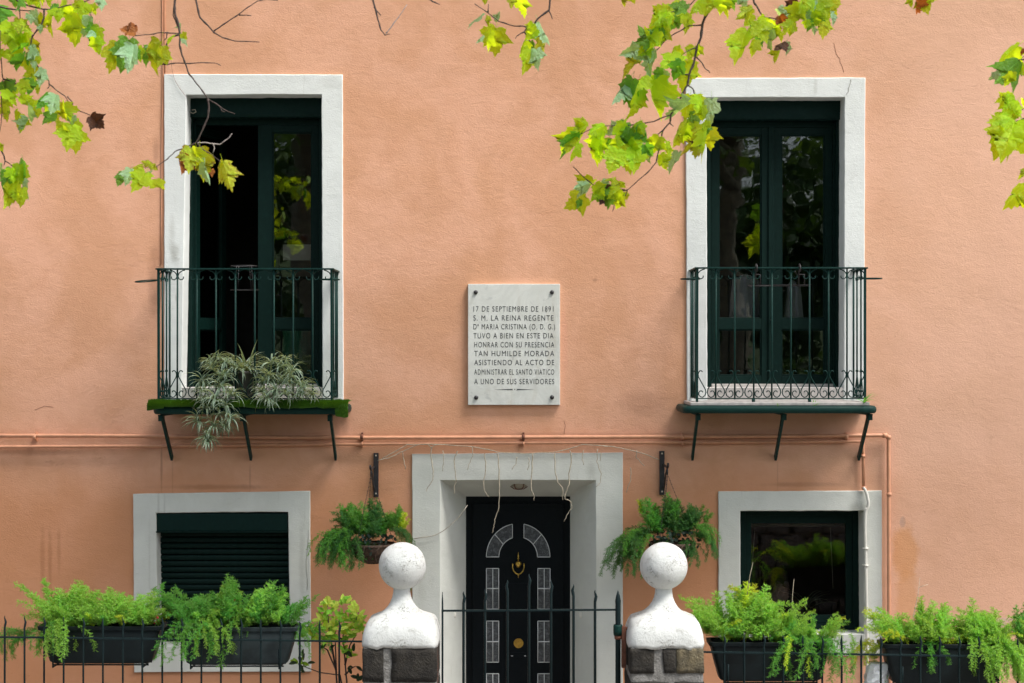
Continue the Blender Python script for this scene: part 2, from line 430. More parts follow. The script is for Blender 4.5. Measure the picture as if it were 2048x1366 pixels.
while z < 1.36:
    hh = r_.uniform(.17, .24); x = -7.5 + r_.uniform(-.2, 0)
    while x < 7.5:
        ww = r_.uniform(.24, .46)
        inst('stone', r_.choice(stones), rw, Matrix.Translation((x + ww/2, -6.12, z + hh/2)) @ Matrix.Diagonal((ww - .03, .09, hh - .03, 1)))
        x += ww
    z += hh; row += 1

# ------------------------------------------------------------------ house
house = thing('house', 'peach rendered two storey house with pale window surrounds', 'house', (0, 0, 0))
def wx(px): return (px - CX) / S
def wz(py): return CZ - (py - CY) / S
HX = 7.2; HTOP = 9.3
holes = [(wx(350), wx(665), wz(810), wz(168)), (wx(1392), wx(1708), wz(810), wz(174)),
         (wx(290), wx(598), wz(1325), wz(1005)), (wx(1459), wx(1746), wz(1290), wz(1002)),
         (wx(852), wx(1218), 0.0, wz(934))]
xs = sorted(set([-HX, HX] + [h[0] for h in holes] + [h[1] for h in holes]))
zs = sorted(set([0.0, HTOP] + [h[2] for h in holes] + [h[3] for h in holes]))
TH = .42
b = MB()
def inhole(x, z): return any(h[0] < x < h[1] and h[2] < z < h[3] for h in holes)
for i in range(len(xs)-1):
    for j in range(len(zs)-1):
        x0, x1, z0, z1 = xs[i], xs[i+1], zs[j], zs[j+1]
        if inhole((x0+x1)/2, (z0+z1)/2): continue
        b.add([(x0,0,z0),(x1,0,z0),(x1,0,z1),(x0,0,z1)], [(0,1,2,3)])
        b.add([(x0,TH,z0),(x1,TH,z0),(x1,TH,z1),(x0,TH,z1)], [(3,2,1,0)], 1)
for (x0, x1, z0, z1) in holes:
    b.add([(x0,0,z0),(x0,TH,z0),(x0,TH,z1),(x0,0,z1)], [(0,1,2,3)], 1); b.add([(x1,0,z0),(x1,TH,z0),(x1,TH,z1),(x1,0,z1)], [(3,2,1,0)], 1)
    b.add([(x0,0,z1),(x0,TH,z1),(x1,TH,z1),(x1,0,z1)], [(0,1,2,3)], 1); b.add([(x0,0,z0),(x0,TH,z0),(x1,TH,z0),(x1,0,z0)], [(3,2,1,0)], 1)
for sx in (-1, 1):      # side walls, with returns
    b.add([(sx*HX,0,0),(sx*HX,8,0),(sx*HX,8,HTOP),(sx*HX,0,HTOP)], [(0,1,2,3)] if sx > 0 else [(3,2,1,0)])
b.add([(-HX,8,0),(HX,8,0),(HX,8,HTOP),(-HX,8,HTOP)], [(3,2,1,0)])
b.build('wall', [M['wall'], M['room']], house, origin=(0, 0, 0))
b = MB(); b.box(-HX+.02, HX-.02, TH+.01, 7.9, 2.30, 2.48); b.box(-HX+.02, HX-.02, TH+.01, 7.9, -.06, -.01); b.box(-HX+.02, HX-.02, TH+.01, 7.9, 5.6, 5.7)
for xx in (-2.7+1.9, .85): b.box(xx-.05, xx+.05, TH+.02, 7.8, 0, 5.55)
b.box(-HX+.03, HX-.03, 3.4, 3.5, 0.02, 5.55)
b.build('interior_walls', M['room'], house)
b = MB(); b.add([(-HX-.4,-.45,HTOP-.02),(HX+.4,-.45,HTOP-.02),(HX+.4,8.4,HTOP-.02),(-HX-.4,8.4,HTOP-.02),(-HX+2,4,HTOP+2),(HX-2,4,HTOP+2)],
      [(0,1,5,4),(1,2,5),(2,3,4,5),(3,0,4),(3,2,1,0)]); b.build('roof', M['roof'], house)

def surround(name, outer, inner, back, depth, closed, mat, seed=1, jit=.0022):
    """plaster band round an opening: proud of the wall, its inner faces run back to the window"""
    def path(pts, d, inset=0):
        c = Vector((sum(p[0] for p in pts)/len(pts), sum(p[1] for p in pts)/len(pts)))
        q = [P(p[0], p[1], d) for p in pts]; n = len(q); out = []
        for i in range(n if closed else n-1):
            a, e = q[i], q[(i+1) % n]; m_ = max(2, int((e-a).length / .05))
            for k in range(m_): out.append(a.lerp(e, k/m_))
        if not closed: out.append(q[-1])
        return out
    def resample(pts, n):
        return pts
    fo = path(outer, .02); n = len(fo)
    def matched(pts, d):
        q = [P(p[0], p[1], d) for p in pts]; qo = [P(p[0], p[1], .02) for p in outer]; nn = len(q); out = []
        for i in range(nn if closed else nn-1):
            m_ = max(2, int((qo[(i+1) % nn]-qo[i]).length / .05))
            for k in range(m_): out.append(q[i].lerp(q[(i+1) % nn], k/m_))
        if not closed: out.append(q[-1])
        return out
    fi = matched(inner, .02); bk = matched(back, -depth)
    def j(p, k, a=jit): 
        v = noise.noise_vector(Vector((p.x*7+seed*5, k, p.z*7))) * a + noise.noise_vector(Vector((p.x*25+seed*5, k+9, p.z*25))) * a * .7
        return p + Vector((v.x, 0, v.z))
    cen = sum(fi, Vector()) / len(fi)
    rings = []
    o1 = [j(p, 0) for p in fo]; i1 = [j(p, 3) for p in fi]
    def toward(p, q, a): dd = (q - p); dd.y = 0; return p + dd.normalized() * a
    rings.append([Vector((p.x, .03, p.z)) for p in o1])
    rings.append([Vector((p.x, -.013, p.z)) for p in o1])
    rings.append([toward(Vector((p.x, -.020, p.z)), q, .006) for p, q in zip(o1, i1)])
    rings.append([toward(Vector((p.x, -.020, p.z)), q, .007) for p, q in zip(i1, o1)])
    rings.append([Vector((p.x, -.012, p.z)) for p in i1])
    for t in (.33, .66, 1.0):
        rings.append([p.lerp(q, t) if t == 1 else j(p.lerp(q, t), 6+t, .003) for p, q in zip([Vector((a.x, -.012, a.z)) for a in i1], bk)])
    b = MB(); base = 0
    for rg in rings: b.v += rg
    for a in range(len(rings)-1):
        for k in range(n if closed else n-1):
            k2 = (k+1) % n
            b.f.append([a*n+k, a*n+k2, (a+1)*n+k2, (a+1)*n+k]); b.m.append(0); b.s.append(a in (1, 3, 5, 6))
    return b.build(name, mat, house, origin=(0, 0, 0))
def at_depth(pts, depth):        # the same world line further back, as photo pixels
    k = D / (D + depth) * 1.0
    return [(CX + (p[0]-CX)*(D-.02)/D*k, CY + (p[1]-CY)*(D-.02)/D*k) for p in pts]
W1i = [(363,800),(373,190),(643,189),(645,800)]; W2i = [(1415,800),(1413,195),(1689,195),(1687,800)]
surround('window_surround', [(328,802),(328,148),(685,149),(687,802)], W1i, at_depth(W1i, .3), .3, False, M['surround'], 1)
surround('window_surround', [(1374,802),(1371,156),(1731,155),(1728,802)], W2i, at_depth(W2i, .3), .3, False, M['surround'], 2)
W3i = [(316,1292),(312,1026),(576,1024),(580,1292)]; W4i = [(1481,1268),(1481,1022),(1727,1022),(1729,1268)]
surround('window_surround', [(268,1345),(266,988),(620,982),(622,1344)], W3i, at_depth(W3i, .22), .22, True, M['surround_low'], 3)
surround('window_surround', [(1437,1312),(1437,983),(1764,981),(1765,1312)], W4i, at_depth(W4i, .22), .22, True, M['surround_low'], 4)
gy = CY + CZ * S
Di = [(881,gy),(881,961),(1191,961),(1193,gy)]
surround('door_surround', [(824,gy),(824,908),(1246,905),(1246,gy)], Di, [(932,CY+CZ*241),(932,993),(1140,993),(1140,CY+CZ*241)], .45, False, M['surround_low'], 5)
for pts_, mt_, d_ in (([(1668,85),(1670,96),(1673,108),(1679,116),(1682,128),(1690,150)], 'crack_peach', .0), ([(1702,158),(1701,168),(1697,176),(1697,184),(1691,191)], 'crack_grey', .0205), ([(1128,868),(1131,850),(1126,838)], 'crack_peach', .0), ([(618,1060),(612,1120),(616,1200)], 'crack_grey', .0205), ([(70,820),(90,812),(112,815)], 'crack_peach', .0)):
    q = []
    for i_ in range(len(pts_)-1):
        for k in range(4): q.append(P(pts_[i_][0]+(pts_[i_+1][0]-pts_[i_][0])*k/4+rnd.uniform(-1,1), pts_[i_][1]+(pts_[i_+1][1]-pts_[i_][1])*k/4, d_))
    b = MB(); b.tube(q, .0022, 4); b.build('crack', M[mt_], house)
# thresholds of the tall windows
for (xa, xb) in ((362, 646), (1414, 1690)):
    a = P(xa, 775, -.0); e = P(xb, 800, -.0)
    b = MB(); b.box(a.x, e.x, -.012, .40, e.z - .01, a.z); b.build('threshold', M['threshold'], house, bevel=.004)

# --- joinery
def sash_mesh(parent, x0, x1, z0, z1, zmid, st_l, st_r, top, bot, y, th=.045, M4=None, mid=.085):
    """one glazed leaf: stiles, rails and beads; panes come separately"""
    b = MB(); yb = y + th
    b.box(x0, x0+st_l, y, yb, z0, z1, M=M4); b.box(x1-st_r, x1, y, yb, z0, z1, M=M4)
    b.box(x0+st_l, x1-st_r, y+.002, yb-.002, z1-top, z1, M=M4); b.box(x0+st_l, x1-st_r, y+.002, yb-.002, z0, z0+bot, M=M4)
    if zmid is not None: b.box(x0+st_l, x1-st_r, y+.002, yb-.002, zmid-mid/2, zmid+mid/2, M=M4)
    sp = [(z0+bot, zmid-mid/2), (zmid+mid/2, z1-top)] if zmid is not None else [(z0+bot, z1-top)]
    for (a, e) in sp:      # glazing beads
        for (bx0, bx1, bz0, bz1) in ((x0+st_l, x0+st_l+.012, a+.012, e-.012), (x1-st_r-.012, x1-st_r, a+.012, e-.012), (x0+st_l, x1-st_r, a, a+.012), (x0+st_l, x1-st_r, e-.012, e)):
            b.box(bx0, bx1, y+.012, yb-.012, bz0, bz1, M=M4)
    o = b.build('sash', M['green'], parent, bevel=.002)
    for (a, e) in sp:
        g = MB(); g.box(x0+st_l+.004, x1-st_r-.004, y+.02, y+.025, a+.004, e-.004, M=M4); g.build('pane', M['glass'], parent)
    return o
def fz(py, dep=.25): return P(0, py, -dep).z
def fx(px, dep=.25): return P(px, 0, -dep).x
def french(L, Rr, T, Bt, boxT, mids, panes):
    f = MB(); t = .035
    z0, z1 = fz(Bt), fz(T); x0, x1 = fx(L)-.01, fx(Rr)+.01
    f.box(x0, x0+t, .24, .32, z0-.02, z1); f.box(x1-t, x1, .24, .32, z0-.02, z1); f.box(x0+t, x1-t, .24, .32, z1-t, z1+.01)
    fr = f.build('french_window', M['green'], house, bevel=.002)
    bx = MB(); bx.box(x0-.01, x1+.01, .14, .33, z1+.012, fz(boxT)+.035); bx.build('shutter_box', M['box_green'], house, bevel=.006)
    for sx in (x0+.0, x1):      # shutter guides
        g = MB(); g.box(sx-.018, sx+.018, .175, .235, z0-.02, z1+.01); g.build('shutter_guide', M['green'], fr, bevel=.002)
    return fr, x0+t, x1-t, z0, z1-t
# right balcony window: both leaves shut
fr, a0, a1, z0, z1 = french(1416, 1671, 246, 775, 205, None, None)
mid = fx(1542); zm = fz(648)
for (p0, p1, sl, sr) in ((a0+.002, mid-.001, .058, .075), (mid+.001, a1-.002, .083, .058)):
    sash_mesh(fr, p0, p1, z0, z1, zm, sl, sr, .06, .095, .25)
g = MB(); g.box(mid-.022, mid+.022, .236, .2495, z0+.01, z1); g.build('cover_strip', M['green'], fr, bevel=.003)
g = MB(); g.box(a0, a1, .21, .249, z0+.0, z0+.03); g.build('weather_bar', M['threshold'], fr, bevel=.003)
g = MB(); g.tube([(mid+.0, .232, fz(640)), (mid+.0, .20, fz(640)), (mid+.0, .195, fz(662))], .007, 8); g.build('handle', M['iron'], fr)
# left balcony window: left leaf open inwards
fr, a0, a1, z0, z1 = french(386, 643, 241, 775, 200, None, None)
mid = fx(516); zm = fz(648)
sash_mesh(fr, mid, a1-.002, z0, z1, zm, .115, .05, .06, .095, .25)
hinge = Matrix.Translation((a0, .27, 0)) @ Matrix.Rotation(R(72), 4, 'Z') @ Matrix.Translation((-a0, -.25, 0))
sash_mesh(fr, a0+.002, mid-.002, z0, z1, zm, .058, .075, .06, .095, .25, M4=hinge)
g = MB(); g.box(mid, a1, .21, .249, z0, z0+.03); g.build('weather_bar', M['threshold'], fr, bevel=.003)
g = MB(); g.tube([P(376,222,-.1)+Vector((.0,0,0)), P(386,227,-.1), P(392,224,-.08), P(390,219,-.08), P(384,220,-.09)], .004, 6); g.build('shutter_hook', M['wire'], fr)

# lower left: roller shutter mostly down
sb = MB(); a = P(312,1026,-.0); e = P(576,1062,-.0); sb.box(a.x+.004, e.x-.002, -.010, .20, e.z, a.z-.004)
sh = sb.build('roller_shutter', M['box_green'], house, bevel=.005)
g = MB(); g.box(a.x, e.x+.0, -.018, .0, e.z-.012, e.z-.001); g.build('drip_strip', M['green'], sh, bevel=.002)
zt = e.z - .014; dz = .048; i = 0
while zt - i*dz > fz(1244, .12):
    g = MB(); zc = zt - (i+.5)*dz; n = 7
    prof = [(.13 - .008*math.cos(math.pi*(k/(n-1)-.5)), zc + (k/(n-1)-.5)*(dz-.007)) for k in range(n)]
    xx0, xx1 = fx(318,.1), fx(577,.1)
    g.v = [Vector((x, y, z_)) for x in (xx0, xx1) for y, z_ in prof] + [Vector((x, .145, z_)) for x in (xx0, xx1) for z_ in (prof[0][1], prof[-1][1])]
    for k in range(n-1): g.f.append([k, n+k, n+k+1, k+1]); g.m.append(0); g.s.append(True)
    g.f += [[n-1, 2*n-1, 2*n+3, 2*n+1], [0, 2*n, 2*n+2, n]]; g.m += [0, 0]; g.s += [False, False]
    g.build('slat', M['green'], sh); i += 1
g = MB(); g.box(fx(318,.1), fx(577,.1), .115, .145, zt-i*dz-.01, zt-i*dz); g.build('bottom_bar', M['green'], sh, bevel=.002)
f = MB(); x0, x1, z0_, z1_ = fx(318,.18), fx(578,.18), fz(1290,.18), fz(1062,.18)
for bb in ((x0,x0+.07,z0_,z1_),(x1-.07,x1,z0_,z1_),(x0+.07,x1-.07,z0_,z0_+.08)): f.box(bb[0], bb[1], .17, .22, bb[2], bb[3])
wf = f.build('window', M['green'], house, bevel=.003)
g = MB(); g.box(x0+.06, x1-.06, .19, .195, z0_+.07, z1_); g.build('pane', M['glass'], wf)
# lower right: fixed window
f = MB(); dp = .18
X = [fx(1478,dp), fx(1503,dp), fx(1692,dp), fx(1720,dp)]; Z = [fz(1262,dp), fz(1230,dp), fz(1047,dp), fz(1018,dp)]
f.box(X[0], X[0]+.05, .17, .23, Z[0], Z[3]); f.box(X[3]-.06, X[3], .17, .23, Z[0], Z[3]); f.box(X[0]+.05, X[3]-.06, .17, .23, Z[0], Z[0]+.06); f.box(X[0]+.05, X[3]-.06, .17, .23, Z[3]-.05, Z[3])
wf = f.build('window', M['green'], house, bevel=.003)
f = MB(); f.box(X[0]+.051, X[1], .185, .225, Z[0]+.061, Z[3]-.051); f.box(X[2], X[3]-.061, .185, .225, Z[0]+.061, Z[3]-.051)
f.box(X[1], X[2], .185, .225, Z[0]+.061, Z[1]); f.box(X[1], X[2], .185, .225, Z[2], Z[3]-.051); f.build('sash', M['green'], wf, bevel=.003)
f = MB(); f.box(X[1]-.01, X[2]+.01, .20, .206, Z[1]-.01, Z[2]+.01); f.build('pane', M['glass'], wf)
f = MB(); f.tube([(X[1]-.02,.36,fz(1053)),(X[2]+.02,.36,fz(1053))], .014, 8)
f.build('curtain_rod', M['pipe_white'], wf)
f = MB(); f.tube([(fx(1513),.33,fz(1058)),(fx(1506),.33,fz(1150))], .003, 5); f.build('blind_cord', M['pipe_white'], wf); f = MB(); f.tube([(fx(1665),.33,fz(1058)),(fx(1670),.33,fz(1180))], .003, 5); f.build('blind_cord', M['pipe_white'], wf)

# --- front door
DD = .45
def dP(px, py, o=0): return P(px, py, -DD + o)
b = MB(); a, e = dP(930, 991), dP(1142, 1366); b.box(a.x-.02, e.x+.02, DD-.002, DD+.05, 0.02, a.z+.02)
dr = b.build('front_door', M['door'], house, bevel=.003)
tag(dr, 'blackish green panelled front door with arched glazed lights')
b = MB(); a, e = dP(945, 1006), dP(1127, 1366)    # raised leaf
b.box(a.x, e.x, DD-.022, DD-.004, .05, a.z); b.build('door_leaf', M['door'], dr, bevel=.004)
b = MB(); c0, c1 = dP(1010,0), dP(1063,0); b.box(c0.x, c1.x, DD-.030, DD-.0225, .1, dP(0,1165).z); b.build('centre_panel', M['door'], dr, bevel=.004)
yf = DD - .026
def dl(px, py, y=None):
    q = dP(px, py); q.y = yf if y is None else y; return q
def arc_light(cx, cy, sgn):
    b = MB(); n = 14; vo = []; vi = []
    t0 = math.acos(11.5/63.5); t0i = math.acos(11.5/38.5)
    for k in range(n):
        t = k/(n-1); ao = t0 * t; ai = t0i * t
        vo.append(dl(cx + sgn*63.5*math.cos(ao), cy - 66.5*math.sin(ao))); vi.append(dl(cx + sgn*38.5*math.cos(ai), cy - 40*math.sin(ai)))
    b.v = vo + vi
    for k in range(n-1):
        b.f.append([k, k+1, n+k+1, n+k] if sgn < 0 else [n+k, n+k+1, k+1, k]); b.m.append(0); b.s.append(False)
    b.build('pane', M['frost'], dr)
    b = MB(); off = Vector((0, -.003, 0)); r = .0042
    b.tube([v+off for v in vo], r, 4); b.tube([v+off for v in vi], r, 4); b.tube([vo[0]+off, vi[0]+off], r, 4); b.tube([vo[-1]+off, vi[-1]+off], r, 4); k = n//2; b.tube([vo[k]+off, vi[k]+off], r, 4)
    b.build('caming', M['lead'], dr)
arc_light(1036.3, 1113, -1); arc_light(1036.3, 1113, 1)
for (x0_, x1_) in ((973, 997.5), (1075.5, 1100)):
    for (y0_, y1_, ym) in ((1136, 1217, 1176), (1241, 1323, 1282), (1346, 1428, 1387)):
        a, e = dl(x0_, y1_), dl(x1_, y0_)
        b = MB(); b.box(a.x, e.x, yf, yf+.003, a.z, e.z); b.build('pane', M['frost'], dr)
        b = MB(); xm = (x0_+x1_)/2 + .5; r = .0042; o = Vector((0, -.003, 0))
        for (p, q) in (((x0_,y0_),(x1_,y0_)),((x0_,y1_),(x1_,y1_)),((x0_,y0_),(x0_,y1_)),((x1_,y0_),(x1_,y1_)),((xm,y0_),(xm,y1_)),((x0_,ym),(x1_,ym))):
            b.tube([dl(*p)+o, dl(*q)+o], r if p[1] != ym else .006, 4)
        b.build('caming', M['lead'], dr)
# knocker
b = MB(); c = dl(1036.6, 1127); k = 1/241
def kp(dx, dy, y=-.012): return Vector((c.x + dx*k, yf + y, c.z - dy*k))
b.lathe([(.001,0),(.006,.006),(.004,.018),(.008,.026),(.004,.034),(.007,.046),(.003,.052),(.002,.065),(.0005,.078)], kp(0,-5), 10)
b.lathe([(.002,-.028),(.012,-.022),(.020,-.008),(.028,.004),(.030,.010),(.022,.016),(.028,.020),(.008,.026)], kp(0,1,-.014), 14)
b.tube([kp(-11,-2,-.02), kp(-11.5,6,-.022), kp(-9.5,13,-.024), kp(-5,18,-.026), kp(0,20,-.028), kp(5,18,-.026), kp(9.5,13,-.024), kp(11.5,6,-.022), kp(11,-2,-.02)], .005, 8)
b.lathe([(.0005,-.022),(.003,-.015),(.002,-.008),(.007,-.002),(.003,.006)], kp(0,22,-.02), 10)
b.build('door_knocker', M['brass'], dr)
b = MB(); c2 = dl(1037, 1285)
for i_, (r0, r1, y_) in enumerate(((.0, .040, -.006), (0, .032, -.012), (0, .020, -.02))):
    ring = [Vector((c2.x + r1*math.cos(t*math.pi/12), yf + y_, c2.z + r1*math.sin(t*math.pi/12))) for t in range(24)]
    rb = [Vector((v.x, yf+.002, v.z)) for v in ring]; n0 = len(b.v); b.v += ring + rb; b.f.append([n0+t for t in range(24)]); b.m.append(0); b.s.append(False)
    for t in range(24): b.f.append([n0+t, n0+24+t, n0+24+(t+1)%24, n0+(t+1)%24]); b.m.append(0); b.s.append(False)
b.build('door_knob', M['brass'], dr)
b = MB(); a, e = dl(1022, 1303), dl(1052, 1314); b.box(a.x, e.x, yf-.008, yf+.004, e.z, a.z); b.build('letter_slot', M['door'], dr, bevel=.002)
b = MB(); b.tube([dl(1022,1310)+Vector((0,-.012,0)), dl(1026,1310)+Vector((0,-.012,0))], .003, 5); b.build('screw', M['lead'], dr); b = MB(); b.tube([dl(1048,1310)+Vector((0,-.012,0)), dl(1052,1310)+Vector((0,-.012,0))], .003, 5); b.build('screw', M['lead'], dr)
b = MB(); b.box(wx(884), wx(1188), -.35, DD-.01, .0, .02); b.build('doorstep', M['threshold'], house, bevel=.004)
# bulkhead lamp under the lintel
lp = thing('porch_lamp', 'small oval bulkhead lamp under the lintel above the front door', 'lamp', P(1038, 962, -.16))
c = P(1038, 964, -.16); b = MB(); b.lathe([(.085,.012),(.088,.0),(.08,-.004)], c, 20); b.build('base_plate', M['lamp'], lp)
b = MB(); b.lathe([(.074,-.004),(.070,-.025),(.055,-.042),(.03,-.052),(.001,-.055)], c, 20, cap=False); b.build('cover', M['lamp'], lp)
b = MB()
for t in range(3):
    an = t*math.pi/3; b.tube([c+Vector((math.cos(an)*rr, math.sin(an)*rr, zz)) for rr, zz in ((-.08,-.004),(-.072,-.034),(-.04,-.056),(0,-.06),(.04,-.056),(.072,-.034),(.08,-.004))], .0035, 5)
b.build('wire_guard', M['rust'], lp)
for (px_, lab) in ((908, 'small white push bell on the left side of the door recess'), (1163, 'small white push bell on the right side of the door recess')):
    q = P(px_, 1229, -.25); b = MB(); b.lathe([(.001,-.03),(.014,-.026),(.02,-.01),(.018,.012),(.001,.024)], q, 12)
    tag(b.build('bell_push', M['pipe_white']), lab, 'bell', 'white bell pushes beside the door')

# ------------------------------------------------------------------ balconies
UP = [(15,.6),(10,2),(5,5),(2,9),(1,13),(2.5,17.5),(6,20),(9.5,19.5),(12,17),(12,13.5)]
LOW = [(10.5,52),(8.5,54.5),(5.5,54.5),(3,51.5),(1.8,47),(2.6,42),(7.5,33),(13,23),(16.6,16.5),(17.4,11),(15.5,5),(11,1.4),(6.5,2.2),(3.2,6),(3,10.5),(5.5,14),(9,14.3),(11,11.5)]
def scroll_mesh(pts, sgn, r, name):
    k = 1 / pxm(.42); b = MB(); b.tube([Vector((sgn*x*k, 0, -z_*k)) for x, z_ in pts], r, 5); return b.mesh(name, M['rail'])
scr = {('u', 1): scroll_mesh(UP, 1, .0045, 'scroll'), ('u', -1): scroll_mesh(UP, -1, .0045, 'scroll'),
       ('l', 1): scroll_mesh([(x, -z_) for x, z_ in LOW], 1, .0045, 'scroll'), ('l', -1): scroll_mesh([(x, -z_) for x, z_ in LOW], -1, .0045, 'scroll')}
def balcony(bars, py_t, py_b, sl, sr, s_t, s_b, brk, marble, seed):
    df = .42; ft = P(0, py_t, df).z; fb = P(0, py_b, df).z
    xl, xr = P(sl, 0, .5).x, P(sr, 0, .5).x; zt_, zb_ = P(0, s_t, .5).z, P(0, s_b, .5).z
    # slab with rounded nose and corners
    def outline(ins):
        y1 = -.5 + ins; x0_, x1_ = xl + ins, xr - ins; r = .07; pts = [(x0_, .01)]
        for cx_, a0_, a1_ in ((x0_ + r, 180, 270), (x1_ - r, 270, 360)):
            for t in range(7):
                an = R(a0_ + (a1_-a0_)*t/6); pts.append((cx_ + r*math.cos(an), y1 + r + r*math.sin(an)))
        pts.append((x1_, .01)); return pts
    h = zt_ - zb_; b = MB(); ringz = [(.012, zb_), (.003, zb_+h*.2), (0, zb_+h*.5), (.003, zb_+h*.8), (.014, zt_)]
    n = len(outline(0))
    for ins, zz in ringz: b.v += [Vector((x, y, zz)) for x, y in outline(ins)]
    for i_ in range(len(ringz)-1):
        for k in range(n-1): b.f.append([i_*n+k, i_*n+k+1, (i_+1)*n+k+1, (i_+1)*n+k]); b.m.append(0); b.s.append(True)
    b.f.append(list(range(n))[::-1]); b.m.append(0); b.s.append(False)
    b.f.append([(len(ringz)-1)*n+k for k in range(n)]); b.m.append(0); b.s.append(False)
    bal = b.build('balcony', M['rail'], house)
    b = MB(); b.box(xl+.06, xr-.06, -.47, .0, zt_+.001, zt_+.028); b.build('floor_slab', M['threshold'], bal, bevel=.006)
    x0_, x1_ = P(bars[0], 0, df).x, P(bars[-1], 0, df).x
    # rails
    b = MB(); b.box(x0_-.02, x1_+.02, -df-.02, -df+.018, ft-.006, ft+.006); b.build('handrail', M['rail'], bal, bevel=.002)
    for x in (x0_, x1_):
        b = MB(); b.box(x-.02, x+.02, -df+.019, .0, ft-.007, ft+.005); b.build('handrail', M['rail'], bal, bevel=.002)
    b = MB(); b.box(x0_-.006, x1_+.006, -df-.008, -df+.008, fb-.004, fb+.004)
    b.box(x0_-.008, x0_+.008, -df+.009, .0, fb-.004, fb+.004); b.box(x1_-.008, x1_+.008, -df+.009, .0, fb-.004, fb+.004); b.build('bottom_rail', M['rail'], bal)
    bm_ = MB(); bm_.tube([(0,0,fb-ft-.0),(0,0,0)], .0068, 8); me = bm_.mesh('baluster', M['rail'])
    pm = MB(); pm.box(-.009,.009,-.009,.009,fb-ft-.05,0); pme = pm.mesh('post', M['rail'])
    rr = random.Random(seed)
    for i_, px_ in enumerate(bars):
        x = P(px_, 0, df).x; end = i_ in (0, len(bars)-1)
        inst('corner_post' if end else 'baluster', pme if end else me, bal, Matrix.Translation((x, -df, ft-.006)) @ Matrix.Rotation(R(rr.uniform(-.15,.15)), 4, 'Y'))
        for s_ in (1, -1):
            if (i_ == 0 and s_ < 0) or (i_ == len(bars)-1 and s_ > 0): continue
            inst('scroll', scr[('u', s_)], bal, Matrix.Translation((x, -df, ft-.006))); inst('scroll', scr[('l', s_)], bal, Matrix.Translation((x, -df, fb+.004)))
    for x in (x0_, x1_):
        for d_ in (.28, .14):
            inst('baluster', me, bal, Matrix.Translation((x, -d_, ft-.006)))
            for s_ in (1, -1):
                Rm = Matrix.Rotation(R(90), 4, 'Z')
                inst('scroll', scr[('u', s_)], bal, Matrix.Translation((x, -d_, ft-.006)) @ Rm); inst('scroll', scr[('l', s_)], bal, Matrix.Translation((x, -d_, fb+.004)) @ Rm)
        inst('baluster', me, bal, Matrix.Translation((x, -.02, ft-.006)))
    k = MB()
    for px_ in (bars[3], bars[6]):      # little feet under the bottom rail
        x = P(px_, 0, df).x; k.tube([(x, -df, fb-.004), (x, -df, zt_+.026)], .014, 8)
    k.build('foot', M['rail'], bal)
    for px_ in brk:
        x = wx(px_); b = MB()
        b.bar((x, -.39, zb_-.005), (x, -.015, wz(917)), .045, .019, up=(1,0,0)); 
        b.bar((x, -.44, zb_-.012), (x, .0, zb_-.012), .035, .012); b.box(x-.018, x+.018, -.43, -.36, zb_-.055, zb_-.018)
        b.build('bracket', M['rail'], bal, bevel=.002)
    return bal, x0_, x1_, ft, fb, zt_, zb_
balL, lx0, lx1, lft, lfb, lzt, lzb = balcony([317,355,394,432,471,509.5,548,586.5,625,663], 538, 797, 303, 690, 812, 829, (345, 503, 672), False, 1)
balR, rx0, rx1, rft, rfb, rzt, rzb = balcony([1394.5,1432,1469,1507,1544,1582,1619,1657,1694,1730], 536, 797, 1366, 1757, 812, 827, (1384, 1550, 1716), True, 2)
# pot rings and basket holders
def ring_holder(c, rx_, label, grp, arm=None, tilt=0):
    t = thing('pot_ring', label, 'pot holder', c, grp); b = MB(); c = Vector(c)
    pts = [c + Vector((rx_*math.cos(a), rx_*math.sin(a), math.tan(tilt)*rx_*math.cos(a))) for a in [i_*math.pi/14 for i_ in range(29)]]
    b.tube(pts, .005, 6, cap=False); b.build('ring', M['rail'], t)
    if arm: b = MB(); b.tube([Vector(a) for a in arm], .005, 6); b.build('hook_arm', M['rail'], t)
G = 'empty wire pot rings hung on the balcony rails'
cR = P(1744, 557, .30); ring_holder(cR, .075, 'empty green pot ring sticking out at the right end of the right balcony', G, [(cR.x-.075,cR.y,cR.z), (rx1,cR.y,cR.z), (rx1,cR.y,rft)])
cR = P(1381, 558, .36); ring_holder(cR, .075, 'empty green pot ring sticking out at the left end of the right balcony', G, [(cR.x+.075,cR.y,cR.z), (rx0,cR.y,cR.z), (rx0,cR.y,rft)])
cR = P(660, 559, .30); ring_holder(cR, .075, 'empty green pot ring at the right end of the left balcony rail', G, [(cR.x+.075,cR.y,cR.z), (lx1,cR.y,cR.z), (lx1,cR.y,lft)])
cR = P(293, 562, .30); ring_holder(cR, .085, 'empty dark pot ring sticking out at the left end of the left balcony', G, [(cR.x+.085,cR.y,cR.z), (lx0,cR.y,cR.z), (lx0,cR.y,lft)], tilt=R(5))
t = thing('pot_stand', 'wire pot stand hooked inside the middle of the left balcony rail', 'pot holder', P(488, 558, .36)); b = MB()
c = P(488, 532, .34); b.tube([c + Vector((.10*math.cos(a), .07*math.sin(a), 0)) for a in [i_*math.pi/12 for i_ in range(25)]], .004, 6, cap=False)
c2_ = P(489, 580, .34); b.tube([c2_ + Vector((.11*math.cos(a), .06*math.sin(a), 0)) for a in [i_*math.pi/12 for i_ in range(25)]], .003, 6, cap=False)
for s_ in (-1, 1):
    b.tube([c+Vector((s_*.05,-.05,0)), c2_+Vector((s_*.06,-.05,0))], .003, 5); b.tube([c+Vector((s_*.05,.05,0)), c2_+Vector((s_*.06,.05,0))], .003, 5)
b.build('wire_frame', M['iron'], t)
t = thing('basket_holder', 'long wire planter holder hooked over the middle of the right balcony rail', 'pot holder', P(1558, 555, .38)); b = MB()
